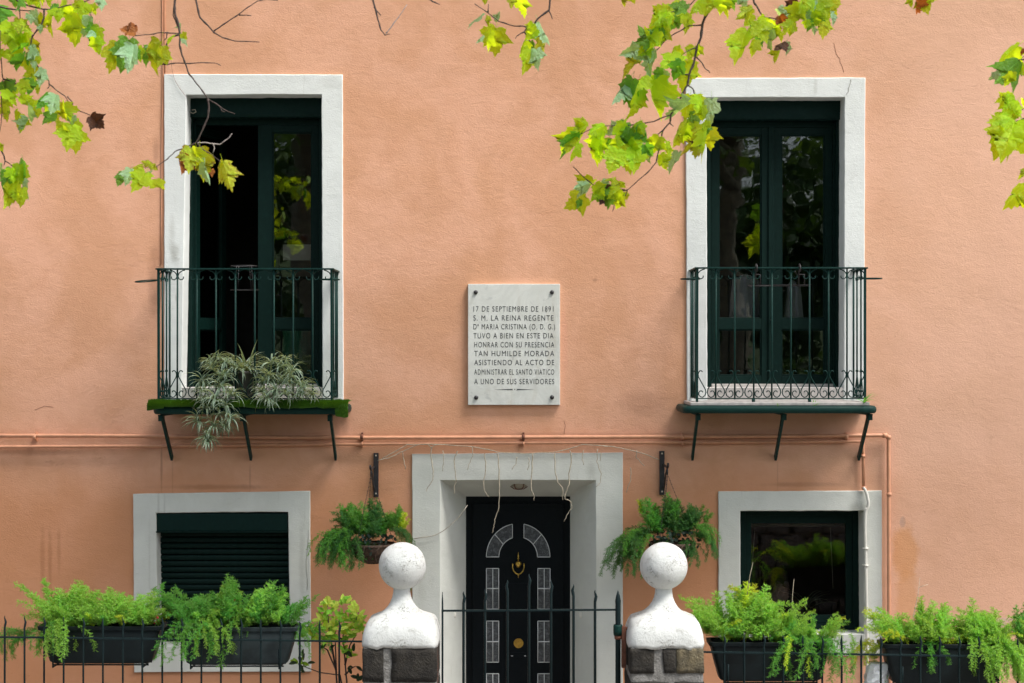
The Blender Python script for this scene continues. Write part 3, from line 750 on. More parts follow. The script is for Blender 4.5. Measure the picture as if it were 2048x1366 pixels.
xA, xB = P(1500,0,.38).x, P(1622,0,.38).x; zA, zB = P(0,570,.38).z, P(0,549,.38).z
for zz, g_ in ((zA, 0), (zB, .0)):
    if zz == zA: b.tube([(xA,-.38,zz),(xB,-.38,zz),(xB,-.22,zz),(xA,-.22,zz),(xA,-.38,zz)], .0045, 6)
for px_ in (1511, 1597):
    x = P(px_,0,.38).x; b.tube([(x,-.455,rft-.03),(x,-.455,rft+.012),(x,-.42,rft+.03),(x,-.385,rft+.012),(x,-.385,zA)], .006, 6)
for px_ in (1521, 1609): 
    x = P(px_,0,.38).x; b.tube([(x,-.375,zA),(x,-.375,zB),(x-.06,-.375,zB),(x-.075,-.375,rft-.02)], .0045, 6)
b.build('wire_frame', M['iron'], t)

# ------------------------------------------------------------------ marble plaque
pl = thing('plaque', 'white marble plaque engraved in capitals on the wall between the balconies', 'plaque', P(1028, 689, .02))
a, e = P(936, 810, .03), P(1120, 568, .03)
b = MB(); b.box(a.x, e.x, -.035, .0, a.z, e.z); b.build('marble_slab', M['marble'], pl, bevel=.003)
lines = ['17 DE SEPTIEMBRE DE 1891', 'S. M. LA REINA REGENTE', 'D\u00aa MARIA CRISTINA (O. D. G.)', 'TUVO A BIEN EN ESTE DIA', 'HONRAR CON SU PRESENCIA', 'TAN HUMILDE MORADA', 'ASISTIENDO AL ACTO DE', 'ADMINISTRAR EL SANTO VIATICO', 'A UNO DE SUS SERVIDORES']
pys = [617.5, 635.5, 653, 671, 689, 706.5, 724.5, 743.5, 762.5]
for i_, (ln, py_) in enumerate(zip(lines, pys)):
    cu = bpy.data.curves.new('line', 'FONT'); cu.body = ln; cu.size = 1; cu.align_x = 'CENTER'; cu.offset = 0; cu.space_character = 1.22; cu.extrude = 0
    tmp = bpy.data.objects.new('tmp', cu); col.objects.link(tmp)
    dg = bpy.context.evaluated_depsgraph_get(); me = bpy.data.meshes.new_from_object(tmp.evaluated_get(dg))
    bpy.data.objects.remove(tmp)
    xs_ = [v.co.x for v in me.vertices]; ys_ = [v.co.y for v in me.vertices if True]
    x0_, x1_ = min(xs_), max(xs_); capH = .73
    wpx = 160 if i_ not in (2,) else 163; L0 = 947; hpx = 11.2
    sx = wpx / pxm(.03) / (x1_ - x0_); sz = hpx / pxm(.03) / capH
    o0 = P(L0 + (1.5 if i_ > 3 else 0), py_ + hpx/2, .03)
    for v in me.vertices: v.co = Vector(((v.co.x - x0_) * sx, 0, v.co.y * sz))
    par = list(range(len(me.vertices)))
    def find(a_):
        while par[a_] != a_: par[a_] = par[par[a_]]; a_ = par[a_]
        return a_
    for p_ in me.polygons:
        for v_ in p_.vertices[1:]: par[find(v_)] = find(p_.vertices[0])
    comp = {}
    for p_ in me.polygons: comp.setdefault(find(p_.vertices[0]), []).append(tuple(p_.vertices))
    items = sorted(([min(me.vertices[v_].co.x for f_ in fs for v_ in f_), max(me.vertices[v_].co.x for f_ in fs for v_ in f_), fs] for fs in comp.values()), key=lambda t_: t_[0])
    merged = []
    for it in items:
        if merged and it[0] < merged[-1][1] - .0015: merged[-1][1] = max(merged[-1][1], it[1]); merged[-1][2] += it[2]
        else: merged.append(list(it))
    for xa_, xb_, fs in merged:
        ids = sorted({v_ for f_ in fs for v_ in f_}); mp = {v_: k_ for k_, v_ in enumerate(ids)}; org = Vector((xa_, 0, 0))
        lm_ = bpy.data.meshes.new('letter'); lm_.from_pydata([me.vertices[v_].co - org for v_ in ids], [], [[mp[v_] for v_ in f_] for f_ in fs]); lm_.materials.append(M['ink'])
        inst('letter', lm_, pl, Matrix.Translation((o0.x + xa_, -.0362, o0.z)))
b = MB(); zc = P(0, 779, .03).z; h = .0045
for (xa, xb, xc) in ((989, 1026, 1), (1069, 1033, -1)):
    A_, B_ = P(xa, 0, .03).x, P(xb, 0, .03).x; b.add([(A_, -.0362, zc), (B_, -.0362, zc-h*1.1), (B_-.005*(1 if B_<A_ else -1)*-1, -.0362, zc), (B_, -.0362, zc+h*1.1)], [(0,1,2,3)] if A_ < B_ else [(3,2,1,0)])
x_ = P(1029.5, 0, .03).x; b.add([(x_-.005,-.0362,zc),(x_,-.0362,zc-.005),(x_+.005,-.0362,zc),(x_,-.0362,zc+.005)], [(0,1,2,3)]); b.build('ornament_line', M['ink'], pl)
for (px_, py_) in ((951.5,584.5),(1104,584.5),(952.5,795),(1104,794.5)):
    c = P(px_, py_, .03); b = MB(); n0 = 10
    for (rr, yy) in ((.017,-.0355),(.017,-.040),(.012,-.047),(.004,-.051)):
        b.v += [Vector((c.x+rr*math.cos(t*2*math.pi/n0), yy, c.z+rr*math.sin(t*2*math.pi/n0))) for t in range(n0)]
    for i2 in range(3):
        for t in range(n0): b.f.append([i2*n0+t, i2*n0+(t+1)%n0, (i2+1)*n0+(t+1)%n0, (i2+1)*n0+t][::-1]); b.m.append(0); b.s.append(True)
    b.f.append([3*n0+t for t in range(n0)][::-1]); b.m.append(0); b.s.append(True)
    b.build('screw', M['iron'], pl)

# ------------------------------------------------------------------ pipes and cables on the wall
def poly(pts, d): return [P(x, y, d) for x, y in pts]
def smooth_path(pts, r=.03, n=4):
    out = [pts[0]]
    for i_ in range(1, len(pts)-1):
        a, c, e = pts[i_-1], pts[i_], pts[i_+1]; u = (a-c); v = (e-c); rr = min(r, u.length/2, v.length/2); u = u.normalized()*rr; v = v.normalized()*rr
        for k in range(n+1):
            t = k/n; out.append((c+u)*(1-t)**2 + c*2*t*(1-t) + (c+v)*t*t)
    out.append(pts[-1]); return out
gp = thing('gas_pipe', 'upper peach painted pipe across the wall, turning down past the right lower window', 'pipe', P(900, 873, .04))
b = MB(); b.tube(smooth_path(poly([(-700,871),(200,871.5),(724,875.5),(1050,874.5),(1365,873.5),(1777,870.5),(1778,1230),(1778,1480)], .045)), .0155, 10); b.build('tube', M['pipe'], gp)
for px_ in (70, 724, 1047, 1365, 1693):
    b = MB(); c = P(px_, 874, .045); b.tube([c+Vector((-.011,0,0)), c+Vector((.011,0,0))], .021, 10); b.box(c.x-.007, c.x+.007, -.03, .0, c.z-.035, c.z+.035); b.build('clamp', M['rust'] if px_ in (724, 1047) else M['pipe'], gp)
b = MB()
for q in (P(1777,871,.045), P(1778,985,.045)): b.tube([q+Vector((0,0,-.028)), q+Vector((0,0,.0))], .020, 10)
b.tube([P(1765,871,.045), P(1774,871,.045)], .020, 10); b.build('elbow', M['pipe'], gp)
wp = thing('water_pipe', 'lower peach painted pipe under the balconies that turns down over the right lower window surround', 'pipe', P(900, 890, .04))
b = MB(); b.tube(smooth_path(poly([(-700,896),(0,893.5),(300,892),(724,888),(1050,885.5),(1365,885),(1726,882.5),(1727,972)], .04)), .013, 10); b.build('tube', M['pipe'], wp)
b = MB(); b.tube(smooth_path(poly([(1727,974),(1733,985),(1738,1010),(1731,1022),(1730,1050),(1733,1200),(1735,1366),(1735,1490)], .05)), .0125, 10); b.build('lower_tube', M['pipe_white'], wp)
b = MB()
for (x_, y_) in ((1726, 912), (1728, 976)): c = P(x_, y_, .042); b.tube([c+Vector((0,0,.012)), c+Vector((0,0,-.012))], .019, 10)
b.build('coupling', M['pipe'], wp)
for (x_, y_) in ((1732,1097),(1732,1131)): b = MB(); c = P(x_, y_, .05); b.tube([c+Vector((0,0,.008)), c+Vector((0,0,-.008))], .018, 10); b.box(c.x-.026, c.x+.026, -.05, -.02, c.z-.004, c.z+.004); b.build('clamp', M['pipe_white'], wp)
for px_ in (724, 1047, 1365): b = MB(); c = P(px_, 887, .04); b.tube([c+Vector((-.006,0,0)), c+Vector((.006,0,0))], .018, 10); b.box(c.x-.005, c.x+.005, -.03, .0, c.z-.03, c.z+.03); b.build('clamp', M['pipe'], wp)
def cable(name, pts, d, r, mat, label, cat='cable'):
    b = MB(); b.tube(smooth_path(poly(pts, d), .05), r, 6); return tag(b.build(name, mat), label, cat)
cable('cable', [(325,-400),(325,60),(326,148),(324,240),(323,420),(322,530)], .007, .0045, M['pipe'], 'peach painted cable running down the wall left of the left balcony window')
cable('cable', [(329,-400),(329.5,60),(330,146)], .006, .0035, M['pipe'], 'thin peach painted cable dropping onto the top of the left window surround')
cable('wire', [(332,92),(341,108),(344,140),(349,160),(360,178),(373,194)], .03, .0015, M['rust'], 'hair thin loose wire over the upper left corner of the left window surround', 'wire')
cable('wire', [(935,1010),(918,1035),(890,1060),(868,1072),(828,1077)], .035, .003, M['wire'], 'thin grey wire sagging from the door frame over the left of the door surround', 'wire')

# ------------------------------------------------------------------ hanging basket brackets, baskets, vines
def wall_bracket(px_, py0, py1, side, label):
    t = thing('wall_bracket', label, 'bracket', P(px_, (py0+py1)/2, .03), 'wrought iron brackets beside the door')
    a, e = P(px_-5, py1, .02), P(px_+5, py0, .02); b = MB(); b.box(a.x, e.x, -.028, -.002, a.z, e.z); b.build('back_plate', M['iron'], t, bevel=.003)
    x = P(px_+side*4, 0, .02).x; zt_ = P(0, py0+28, .02).z; b = MB()
    b.tube([(x,-.02,zt_),(x,-.30,zt_+.0),(x,-.33,zt_+.01),(x,-.345,zt_+.035)], .009, 8)
    b.tube([(x,-.02,P(0,py1-12,.02).z),(x,-.08,zt_-.14),(x,-.18,zt_-.05),(x,-.27,zt_-.01)], .007, 8)
    b.tube([(x,-.29,zt_),(x,-.30,zt_-.04),(x,-.285,zt_-.055)], .006, 6); b.build('arm', M['iron'], t)
    b = MB(); c = (px_, 0)
    for py_ in (py0+5, py1-7): b = MB(); q = P(px_, py_, .03); b.box(q.x-.006,q.x+.006,-.034,-.027,q.z-.006,q.z+.006); b.build('screw', M['wire'], t)
    return Vector((x, -.295, zt_-.05))
hookL = wall_bracket(752, 906, 994, -1, 'black iron bracket on the wall left of the door surround')
hookR = wall_bracket(1324, 902, 990, 1, 'black iron bracket on the wall right of the door surround')

# fern frond meshes --------------------------------------------------------
def frond_mesh(seed, L, e0, e1, mat_a, mat_stem, dens=1.0, br=.05, needle=.014, up=.0):
    r = random.Random(seed); b = MB(); n = 16; p = Vector((0, 0, 0)); pts = [p.copy()]; az = 0
    for i_ in range(n):
        t = i_/(n-1); el = R(e0 + (e1-e0)*t**.9); az += r.uniform(-.10, .10)
        p = p + Vector((math.cos(el)*math.cos(az), math.cos(el)*math.sin(az), math.sin(el))) * (L/n); pts.append(p.copy())
    b.tube(pts, [.0016*(1-.6*i_/n) for i_ in range(n+1)], 3, mat=1, cap=False)
    def at(t):
        f = t*n; i_ = min(int(f), n-1); return pts[i_].lerp(pts[i_+1], f-i_), (pts[i_+1]-pts[i_]).normalized()
    m_ = int(L/.0062*dens); 
    for i_ in range(m_):
        t = .06 + .94*(i_+r.random())/m_; q, T = at(min(t, .999)); 
        side = T.orthogonal().normalized(); side = Matrix.Rotation(r.uniform(0, 2*math.pi), 3, T) @ side
        dr_ = (side*1.0 + T*r.uniform(.3, 1.0) + Vector((0,0,r.uniform(-.2,.25)))).normalized()
        bl = br * (1-.55*t) * r.uniform(.5, 1.15); k = max(3, int(bl/.0042))
        for j_ in range(k):
            c = q + dr_*bl*(j_+.5)/k + Vector((0,0,-.15*bl*((j_/k)**2)))
            for _ in range(3):
                nd = (Vector((r.gauss(0,1), r.gauss(0,1), r.gauss(0,1))).normalized() + dr_*.7).normalized(); ln = needle*r.uniform(.6,1.15)
                wv = nd.cross(Vector((r.gauss(0,1), r.gauss(0,1), r.gauss(0,1)))).normalized()*.0016
                b0 = len(b.v); b.v += [c-wv, c+wv, c+nd*ln]; b.f.append([b0,b0+1,b0+2]); b.m.append(0); b.s.append(False)
    return b.mesh('frond', [mat_a, mat_stem])
def frond_set(mat, seed):
    g = M['stem_green']
    return {'arch': [frond_mesh(seed+1, .30, 80, 12, mat, g, 1.1, .062), frond_mesh(seed+2, .27, 64, -12, mat, g, 1.1, .06), frond_mesh(seed+3, .33, 74, 25, mat, g, 1.1, .06)],
            'up': [frond_mesh(seed+4, .22, 90, 45, mat, g, 1.4, .075, .016), frond_mesh(seed+5, .18, 78, 25, mat, g, 1.5, .075, .016), frond_mesh(seed+8, .20, 84, 70, mat, g, 1.4, .07, .016)],
            'hang': [frond_mesh(seed+6, .40, 35, -95, mat, g, 1.0, .05), frond_mesh(seed+7, .32, 15, -98, mat, g, 1.1, .055)]}
FS = {k: frond_set(M[m_], s_) for k, m_, s_ in (('bright','fern',100),('yellow','fern_yellow',200),('dark','fern_dark',300),('mid','fern_mid',400))}
def frond(parent, kind, shape, loc, az, sc=1.0, tilt=0, r=rnd):
    me = r.choice(FS[kind][shape])
    return inst('frond', me, parent, Matrix.Translation(loc) @ Matrix.Rotation(R(az), 4, 'Z') @ Matrix.Rotation(R(tilt), 4, 'X') @ Matrix.Scale(sc, 4))
# azimuth: 0 = right, 180 = left, -90 = towards the street

# small broad leaf
def small_leaf(w_, fold, mats_mid, name='leaf', n=5):
    b = MB(); 
    for i_ in range(n+1):
        t = i_/n; hw = w_*math.sin(math.pi*min(1, t*.92+.04))**.8; zc = -.25*t*t
        b.v += [Vector((-hw, t, zc+fold*hw)), Vector((0, t, zc)), Vector((hw, t, zc+fold*hw))]
    for i_ in range(n):
        for k in range(2): b.f.append([i_*3+k, i_*3+k+1, i_*3+k+4, i_*3+k+3]); b.m.append(0); b.s.append(True)
    return b.mesh(name, mats_mid)
def orient(nrm, tip, spin=0):
    """matrix whose Y runs to the tip and Z to the leaf normal"""
    y = Vector(tip).normalized(); z_ = Vector(nrm); z_ = (z_ - y*z_.dot(y)); z_ = z_.normalized() if z_.length > 1e-5 else y.orthogonal().normalized()
    x = y.cross(z_); return Matrix((x, y, z_)).transposed().to_4x4()

def hanging_basket(hook, cpx, rimpy, r_px, side, label):
    d = .30; c = Vector((hook.x, -d, P(cpx, rimpy, d).z)); rad = r_px/pxm(d)
    c.x = P(cpx, 0, d).x
    t = thing('hanging_basket', label, 'hanging basket', c, 'wicker baskets hanging beside the door')
    b = MB(); prof = [(rad*math.cos(a_)*1.0, -rad*.85*math.sin(a_)) for a_ in [i_*math.pi/2/7 for i_ in range(8)]][::-1]
    prof[0] = (.01, prof[0][1]); b.lathe(prof, c, 20, cap=False); b.lathe([(rad*1.03,-.008),(rad*1.04,.006),(rad*.97,.008)], c, 20, cap=False); b.build('bowl', M['coir'], t)
    for k in range(10):          # wicker ribs
        a_ = k*math.pi/5; b = MB(); b.tube([c+Vector((math.cos(a_+.12*math.sin(i_))*r1*1.01, math.sin(a_+.12*math.sin(i_))*r1*1.01, z1)) for i_, (r1, z1) in enumerate(prof)], .008, 5); b.build('rib', M['coir'], t)
    b = MB(); b.lathe([(.01,-.01),(rad*.95,-.012)], c, 16, cap=False); b.build('soil', M['soil'], t)
    for k in range(3):
        a_ = R(90+120*k + 20); e = c + Vector((rad*math.cos(a_), rad*math.sin(a_), 0)); b = MB(); n = int((hook-e).length/.016)
        for i_ in range(n):
            p0, p1 = hook.lerp(e, i_/n), hook.lerp(e, (i_+.85)/n); o_ = Vector((.0025,0,0)) if i_ % 2 else Vector((0,.0025,0))
            b.tube([p0-o_, p1-o_], .0016, 3, cap=False); b.tube([p0+o_, p1+o_], .0016, 3, cap=False)
        b.build('chain', M['iron'], t)
    return c, rad
cL, rL = hanging_basket(hookL, 745, 1088, 45, -1, 'brown wicker basket hanging left of the front door')
cR_, rR = hanging_basket(hookR, 1344, 1086, 45, 1, 'brown wicker basket hanging right of the front door')
def basket_fern(c, rad, label, spec, seed, d=.3):
    r = random.Random(seed); t = thing('fern', label, 'fern', c, 'ferns trailing from the hanging baskets')
    for (kind, shape, px_, py_, az, sc, k) in spec:
        for _ in range(int(k*1.5)):
            loc = P(px_+r.uniform(-9,9), py_+r.uniform(-6,6), d+r.uniform(-.08,.08)); frond(t, kind, shape, loc, az+r.uniform(-40,40), sc*1.12*r.uniform(.75,1.2), r.uniform(-12,12), r)
    ivy = small_leaf(.33, .3, [M['ivy']])
    for _ in range(60):
        a_ = r.uniform(0, 2*math.pi); rr = rad*r.uniform(.3,1.12); p_ = c+Vector((rr*math.cos(a_)+.02, -abs(rr*math.sin(a_)), r.uniform(-.06,.10)))
        s_ = r.uniform(.028,.045); inst('ivy_leaf', ivy, t, Matrix.Translation(p_) @ orient((r.uniform(-.6,.6),-1,r.uniform(0,1)), (r.uniform(-1,1), r.uniform(-.4,.1), r.uniform(-1,.2))) @ Matrix.Scale(s_, 4))
    return t
basket_fern(cL, rL, 'dark green asparagus fern trailing to the left from the basket left of the door',
  [('mid','up',722,1072,180,.95,8),('dark','up',745,1066,90,.9,9),('mid','up',765,1070,20,.75,6),('mid','arch',735,1070,170,.6,7),('dark','arch',745,1072,-100,.5,5),('dark','arch',700,1062,180,.5,6),('mid','up',695,1058,170,.7,6),
   ('dark','hang',712,1060,195,.75,9),('mid','hang',704,1066,215,.7,8),('dark','hang',690,1070,235,.95,8),('mid','hang',680,1072,250,.9,6),('dark','hang',705,1085,250,.8,6),('dark','hang',785,1062,10,.5,6),('yellow','up',800,1058,0,.55,4),('mid','up',790,1060,0,.7,5),('dark','hang',795,1065,-60,.5,4),('dark','hang',785,1150,-30,.5,3),('mid','up',725,1045,150,.6,2),('dark','hang',722,1086,-120,.42,6),('dark','hang',745,1090,-90,.38,7),('dark','hang',700,1090,-150,.6,5),('dark','arch',745,1080,-90,.4,6)], 11)
basket_fern(cR_, rR, 'dark green asparagus fern trailing to both sides from the basket right of the door',
  [('dark','up',1345,1062,90,1.0,9),('mid','up',1318,1066,170,.95,9),('dark','up',1372,1066,10,.9,8),('mid','up',1345,1045,90,.8,5),('dark','arch',1346,1065,-20,.5,6),('mid','arch',1318,1065,180,.55,7),('dark','arch',1372,1065,0,.5,6),
   ('dark','hang',1300,1062,190,.75,9),('mid','hang',1296,1070,220,.7,8),('dark','hang',1278,1085,225,.9,8),('dark','hang',1268,1110,240,.75,6),('mid','hang',1390,1055,-10,.6,7),('dark','hang',1385,1070,-40,.7,7),('dark','hang',1375,1090,-70,.6,6),
   ('mid','up',1290,1030,150,.5,3),('yellow','up',1275,1025,150,.4,2),('mid','up',1402,1045,20,.45,3),('dark','hang',1325,1085,-110,.4,5),('dark','hang',1372,1088,-80,.45,8),('dark','arch',1350,1078,-90,.4,6)], 12)

vt = thing('dry_vine', 'dry pale vine stems strung above the door with dangling tendrils', 'vine', P(1036, 905, .07))
def wig(pts, d, r0, r1, amp=1.0, seed=0):
    r = random.Random(seed); out = []
    for i_ in range(len(pts)-1):
        for k in range(4):
            t = k/4; x = pts[i_][0]*(1-t)+pts[i_+1][0]*t; y = pts[i_][1]*(1-t)+pts[i_+1][1]*t
            out.append(P(x+r.uniform(-amp,amp), y+r.uniform(-amp,amp)*.5, d+r.uniform(-.006,.006)))
    out.append(P(*pts[-1], d)); n = len(out); return out, [r0+(r1-r0)*i_/(n-1) for i_ in range(n)]
for i_, pts in enumerate([[(755,921),(780,915),(800,905),(820,896),(836,889),(856,888),(900,890),(945,893)],[(944,893),(975,899),(1000,905),(1050,907),(1110,904),(1140,897),(1165,889),(1190,890),(1215,893)],
     [(1190,890),(1225,893),(1260,900),(1290,908),(1318,919)],[(765,917),(795,900),(815,889),(836,890)],[(856,889),(862,895),(870,890),(890,889)]]):
    q, rr = wig(pts, .085, .0035, .003, .8, i_); b = MB(); b.tube(q, rr, 5); b.build('stem', M['vine'], vt)
TD = [[(863,895),(862,919),(866,944),(866,960),(855,974),(853,983)],[(886,901),(887,926),(885,942)],[(914,903),(909,916),(910,944),(913,962),(909,972),(908,988)],[(944,894),(946,912),(939,926),(935,939)],
 [(968,907),(972,930),(968,958),(969,983),(978,994)],[(996,907),(998,951),(999,983),(998,1015),(989,1040),(988,1054),(984,1066)],[(1033,914),(1033,926),(1024,939)],[(1058,915),(1058,930),(1055,940)],
 [(1065,908),(1063,944),(1062,980),(1068,990),(1068,1001)],[(1110,905),(1110,944),(1115,965),(1125,976),(1126,987),(1131,997)],[(1140,901),(1143,919),(1138,948),(1138,969),(1131,990),(1129,997),(1142,1003),(1144,1015),(1135,1029),(1128,1043)],
 [(1167,901),(1164,916),(1167,930)],[(1195,898),(1194,923),(1202,948),(1201,965),(1192,974)],[(805,904),(809,927),(811,938)],[(1273,900),(1273,915),(1289,932)],[(1126,978),(1124,990),(1126,1000)],[(1203,905),(1200,922)],[(1262,935),(1262,960),(1252,985)]]
for i_, pts in enumerate(TD):
    big = i_ in (0,2,4,5,8,9,10)
    q, rr = wig(pts, .075, 0.005 if big else .0035, .0026, 1.0, 50+i_); b = MB(); b.tube(q, rr, 5); b.build('tendril', M['vine'], vt)

# ------------------------------------------------------------------ left balcony: grass mat, spider plant
mt = MB(); rr_ = random.Random(5)
def mat_patch(px0, px1, d0, d1, drop0, drop1, seed):
    n = 26; r = random.Random(seed); x0_, x1_ = P(px0,0,.5).x, P(px1,0,.5).x; b0 = len(mt.v); rows = 7
    for i_ in range(n+1):
        t = i_/n; x = x0_+(x1_-x0_)*t; dr = drop0+(drop1-drop0)*t + .022*noise.noise(Vector((x*5, seed, 0))) + .012*noise.noise(Vector((x*19, seed, 0)))
        prof = [(-d0, lzt+.034), (-(d0+.25*(d1-d0)), lzt+.036), (-(d0+.7*(d1-d0)), lzt+.036), (-(d1-.01), lzt+.032), (-(d1+.012), lzt+.012), (-(d1+.018), lzt-dr*.5), (-(d1+.02), lzt-dr)]
        for y, z_ in prof: mt.v.append(Vector((x, y, z_ + .004*noise.noise(Vector((x*9, y*9, seed))))))
    for i_ in range(n):
        for k in range(rows-1): mt.f.append([b0+i_*rows+k, b0+i_*rows+k+1, b0+(i_+1)*rows+k+1, b0+(i_+1)*rows+k]); mt.m.append(0); mt.s.append(True)
    for _ in range(int(9000*abs(x1_-x0_))):
        i_ = r.randrange(n); k = r.randrange(2, rows-1); a_, c_, d_, e_ = [mt.v[b0+j_] for j_ in (i_*rows+k, i_*rows+k+1, (i_+1)*rows+k+1, (i_+1)*rows+k)]
        u, v = r.random(), r.random(); q = a_.lerp(c_, u).lerp(e_.lerp(d_, u), v); nn = Vector((r.uniform(-.6,.6), -1 if k >= 3 else -.3, .9)).normalized(); l_ = r.uniform(.012,.026)
        s0 = Vector((.0024,0,0)); b1 = len(mt.v); mt.v += [q-s0, q+s0, q+nn*l_]; mt.f.append([b1,b1+1,b1+2]); mt.m.append(0); mt.s.append(False)
mat_patch(297, 678, .05, .52, .006, .016, 1); mat_patch(672, 697, .12, .52, .075, .085, 2); mat_patch(297, 330, .2, .523, .035, .012, 3)
tag(mt.build('grass_mat', M['turf']), 'bright artificial grass mat over the edge of the left balcony', 'mat')
pc = P(490, 797, .30); pot = thing('plant_pot', 'grey plastic pot behind the left balcony rail', 'plant pot', (pc.x, -.30, lzt+.035))
c = Vector((pc.x, -.30, lzt+.035)); hh = P(0, 742, .3).z - c.z
b = MB(); b.lathe([(.07,0),(.092,hh*.9),(.10,hh*.9),(.102,hh),(.092,hh),(.088,hh-.03)], c, 20, cap=False); b.build('body', M['pot'], pot)
b = MB(); b.lathe([(.088,hh-.02),(.001,hh-.015)], c, 16, cap=False); b.build('soil', M['soil'], pot)
def tuft_mesh(seed, n, L0, L1, w_, up, droop, name='leaf_tuft'):
    r = random.Random(seed); b = MB()
    for i_ in range(n):
        az = r.uniform(0, 2*math.pi); el = R(r.uniform(*up)); L = r.uniform(L0, L1); k = 7; p = Vector((0,0,0)); pts = [p.copy()]; e_ = el; dr = R(r.uniform(*droop))
        for j_ in range(k):
            p = p + Vector((math.cos(e_)*math.cos(az), math.cos(e_)*math.sin(az), math.sin(e_)))*(L/k); e_ -= dr/k; pts.append(p.copy())
        sd = Vector((-math.sin(az), math.cos(az), 0)); b0 = len(b.v)
        for j_, q in enumerate(pts):
            t = j_/k; hw = w_*(.55+.6*math.sin(math.pi*min(1,t*.9+.1)))*(1-t**3)*.5+.0004
            b.v += [q-sd*hw+Vector((0,0,hw*.5)), q-sd*hw*.45, q+sd*hw*.45, q+sd*hw+Vector((0,0,hw*.5))]
        for j_ in range(k):
            for c_ in range(3): b.f.append([b0+j_*4+c_, b0+j_*4+c_+1, b0+j_*4+c_+5, b0+j_*4+c_+4]); b.m.append(0 if c_ == 1 else 1); b.s.append(True)
    return b.mesh(name, [M['spider_g'], M['spider_w']])
tufts = [tuft_mesh(20+i_, 34, .08, .165, .009, (-10, 75), (60, 140)) for i_ in range(5)]
sp = thing('spider_plant', 'variegated spider plant spilling over the grass mat of the left balcony', 'plant', (pc.x, -.32, c.z+hh))
crown = tuft_mesh(31, 60, .20, .34, .013, (25, 85), (60, 150)); inst('leaf_tuft', crown, sp, Matrix.Translation((pc.x, -.32, c.z+hh-.02)))
longb = tuft_mesh(33, 3, .36, .40, .010, (40, 55), (20, 50)); inst('leaf_tuft', longb, sp, Matrix.Translation((pc.x+.02, -.30, c.z+hh-.02)) @ Matrix.Rotation(R(60),4,'Z'))
r = random.Random(9)
SPL = [(450,762,.5),(425,748,.48),(440,782,.52),(402,792,.5),(430,806,.55),(462,800,.55),(408,826,.56),(440,838,.57),(396,852,.57),(425,862,.58),(415,885,.58),(447,864,.57),(404,770,.46),(470,745,.46),(440,725,.4),(418,735,.42),(455,735,.44),(450,820,.55),(410,808,.55),
       (560,742,.46),(585,762,.5),(600,778,.5),(550,790,.53),(530,772,.5),(575,798,.54),(548,812,.56),(606,796,.52),(524,792,.52),(565,775,.5),(545,735,.42),(610,784,.5),(590,750,.45),(620,798,.52),(574,728,.4),(534,805,.55),(420,893,.58),(460,845,.57),(540,760,.47)]
for (x_, y_, d_) in SPL:
    q = P(x_+r.uniform(-4,4), y_-8, d_); inst('leaf_tuft', r.choice(tufts), sp, Matrix.Translation(q) @ Matrix.Rotation(r.uniform(0,6.28),4,'Z') @ Matrix.Rotation(R(r.uniform(-25,25)),4,'X') @ Matrix.Scale(r.uniform(.8,1.15),4))
for path in ([(480,745),(455,740),(440,765),(430,800),(425,840),(420,885)],[(500,745),(540,742),(570,760),(590,790),(610,800)],[(480,745),(420,740),(402,770),(405,820),(400,850)],[(500,745),(530,760),(548,790),(550,812)]):
    n = len(path); b = MB(); b.tube([P(x_, y_, .36+.22*i_/(n-1)) for i_, (x_, y_) in enumerate(path)], .003, 5); b.build('runner', M['stem_green'], sp)
# little weeds on the right balcony edge
for (x_, y_, lab, s_) in ((1728,806,'small green weed growing at the right corner of the right balcony',1.0),(1628,812,'tiny weed in the front edge joint of the right balcony',.55),(1556,814,'tiniest weed at the centre of the right balcony edge',.4)):
    t = thing('weed', lab, 'weed', P(x_, y_, .46), 'weeds growing on the right balcony edge')
    me = tuft_mesh(int(x_), 9, .06, .13, .012, (10, 80), (10, 60)); me.materials.clear(); me.materials.append(M['fern_mid']); me.materials.append(M['fern'])
    inst('leaf_tuft', me, t, Matrix.Translation(P(x_, y_, .47)) @ Matrix.Scale(s_, 4))

# ------------------------------------------------------------------ things behind the windows; some stand in for reflections
b = MB(); a, e = fx(566,.39), fx(632,.39); b.box(a, e, .38, .40, P(0,521,-.39).z, P(0,489,-.39).z); tag(b.build('reflection_panel', M['pale_reflection'], bevel=.004), 'pale rectangular panel added behind the left balcony window to stand for a reflection', 'panel')  # added panel; its pale face stands for a reflection in the pane
b = MB(); cc = P(600, 760, -.9); b.lathe([(.12,0),(.15,.03),(.155,.25),(.14,.38),(.15,.40),(.15,.46),(.02,.47)], (cc.x, .9, cc.z), 20); tag(b.build('car_reflection_drum', [M['green_plastic']]), 'green plastic drum added behind the left balcony window to stand for a reflected car', 'drum')  # added drum; its green stands for a car mirrored in the lower pane
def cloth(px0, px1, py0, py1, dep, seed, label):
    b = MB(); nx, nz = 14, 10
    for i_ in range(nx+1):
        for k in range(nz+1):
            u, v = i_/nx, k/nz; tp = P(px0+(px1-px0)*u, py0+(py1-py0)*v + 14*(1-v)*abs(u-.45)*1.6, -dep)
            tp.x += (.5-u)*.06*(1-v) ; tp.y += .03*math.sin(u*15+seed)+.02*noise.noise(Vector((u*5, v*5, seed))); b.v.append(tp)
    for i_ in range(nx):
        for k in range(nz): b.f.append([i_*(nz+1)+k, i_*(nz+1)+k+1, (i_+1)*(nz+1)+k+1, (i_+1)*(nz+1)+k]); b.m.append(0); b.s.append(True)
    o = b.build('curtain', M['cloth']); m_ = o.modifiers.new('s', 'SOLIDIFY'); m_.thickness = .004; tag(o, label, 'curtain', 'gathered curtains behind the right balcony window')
cloth(1458, 1530, 548, 645, .37, 1, 'pale gathered cloth behind the left leaf of the right balcony window')
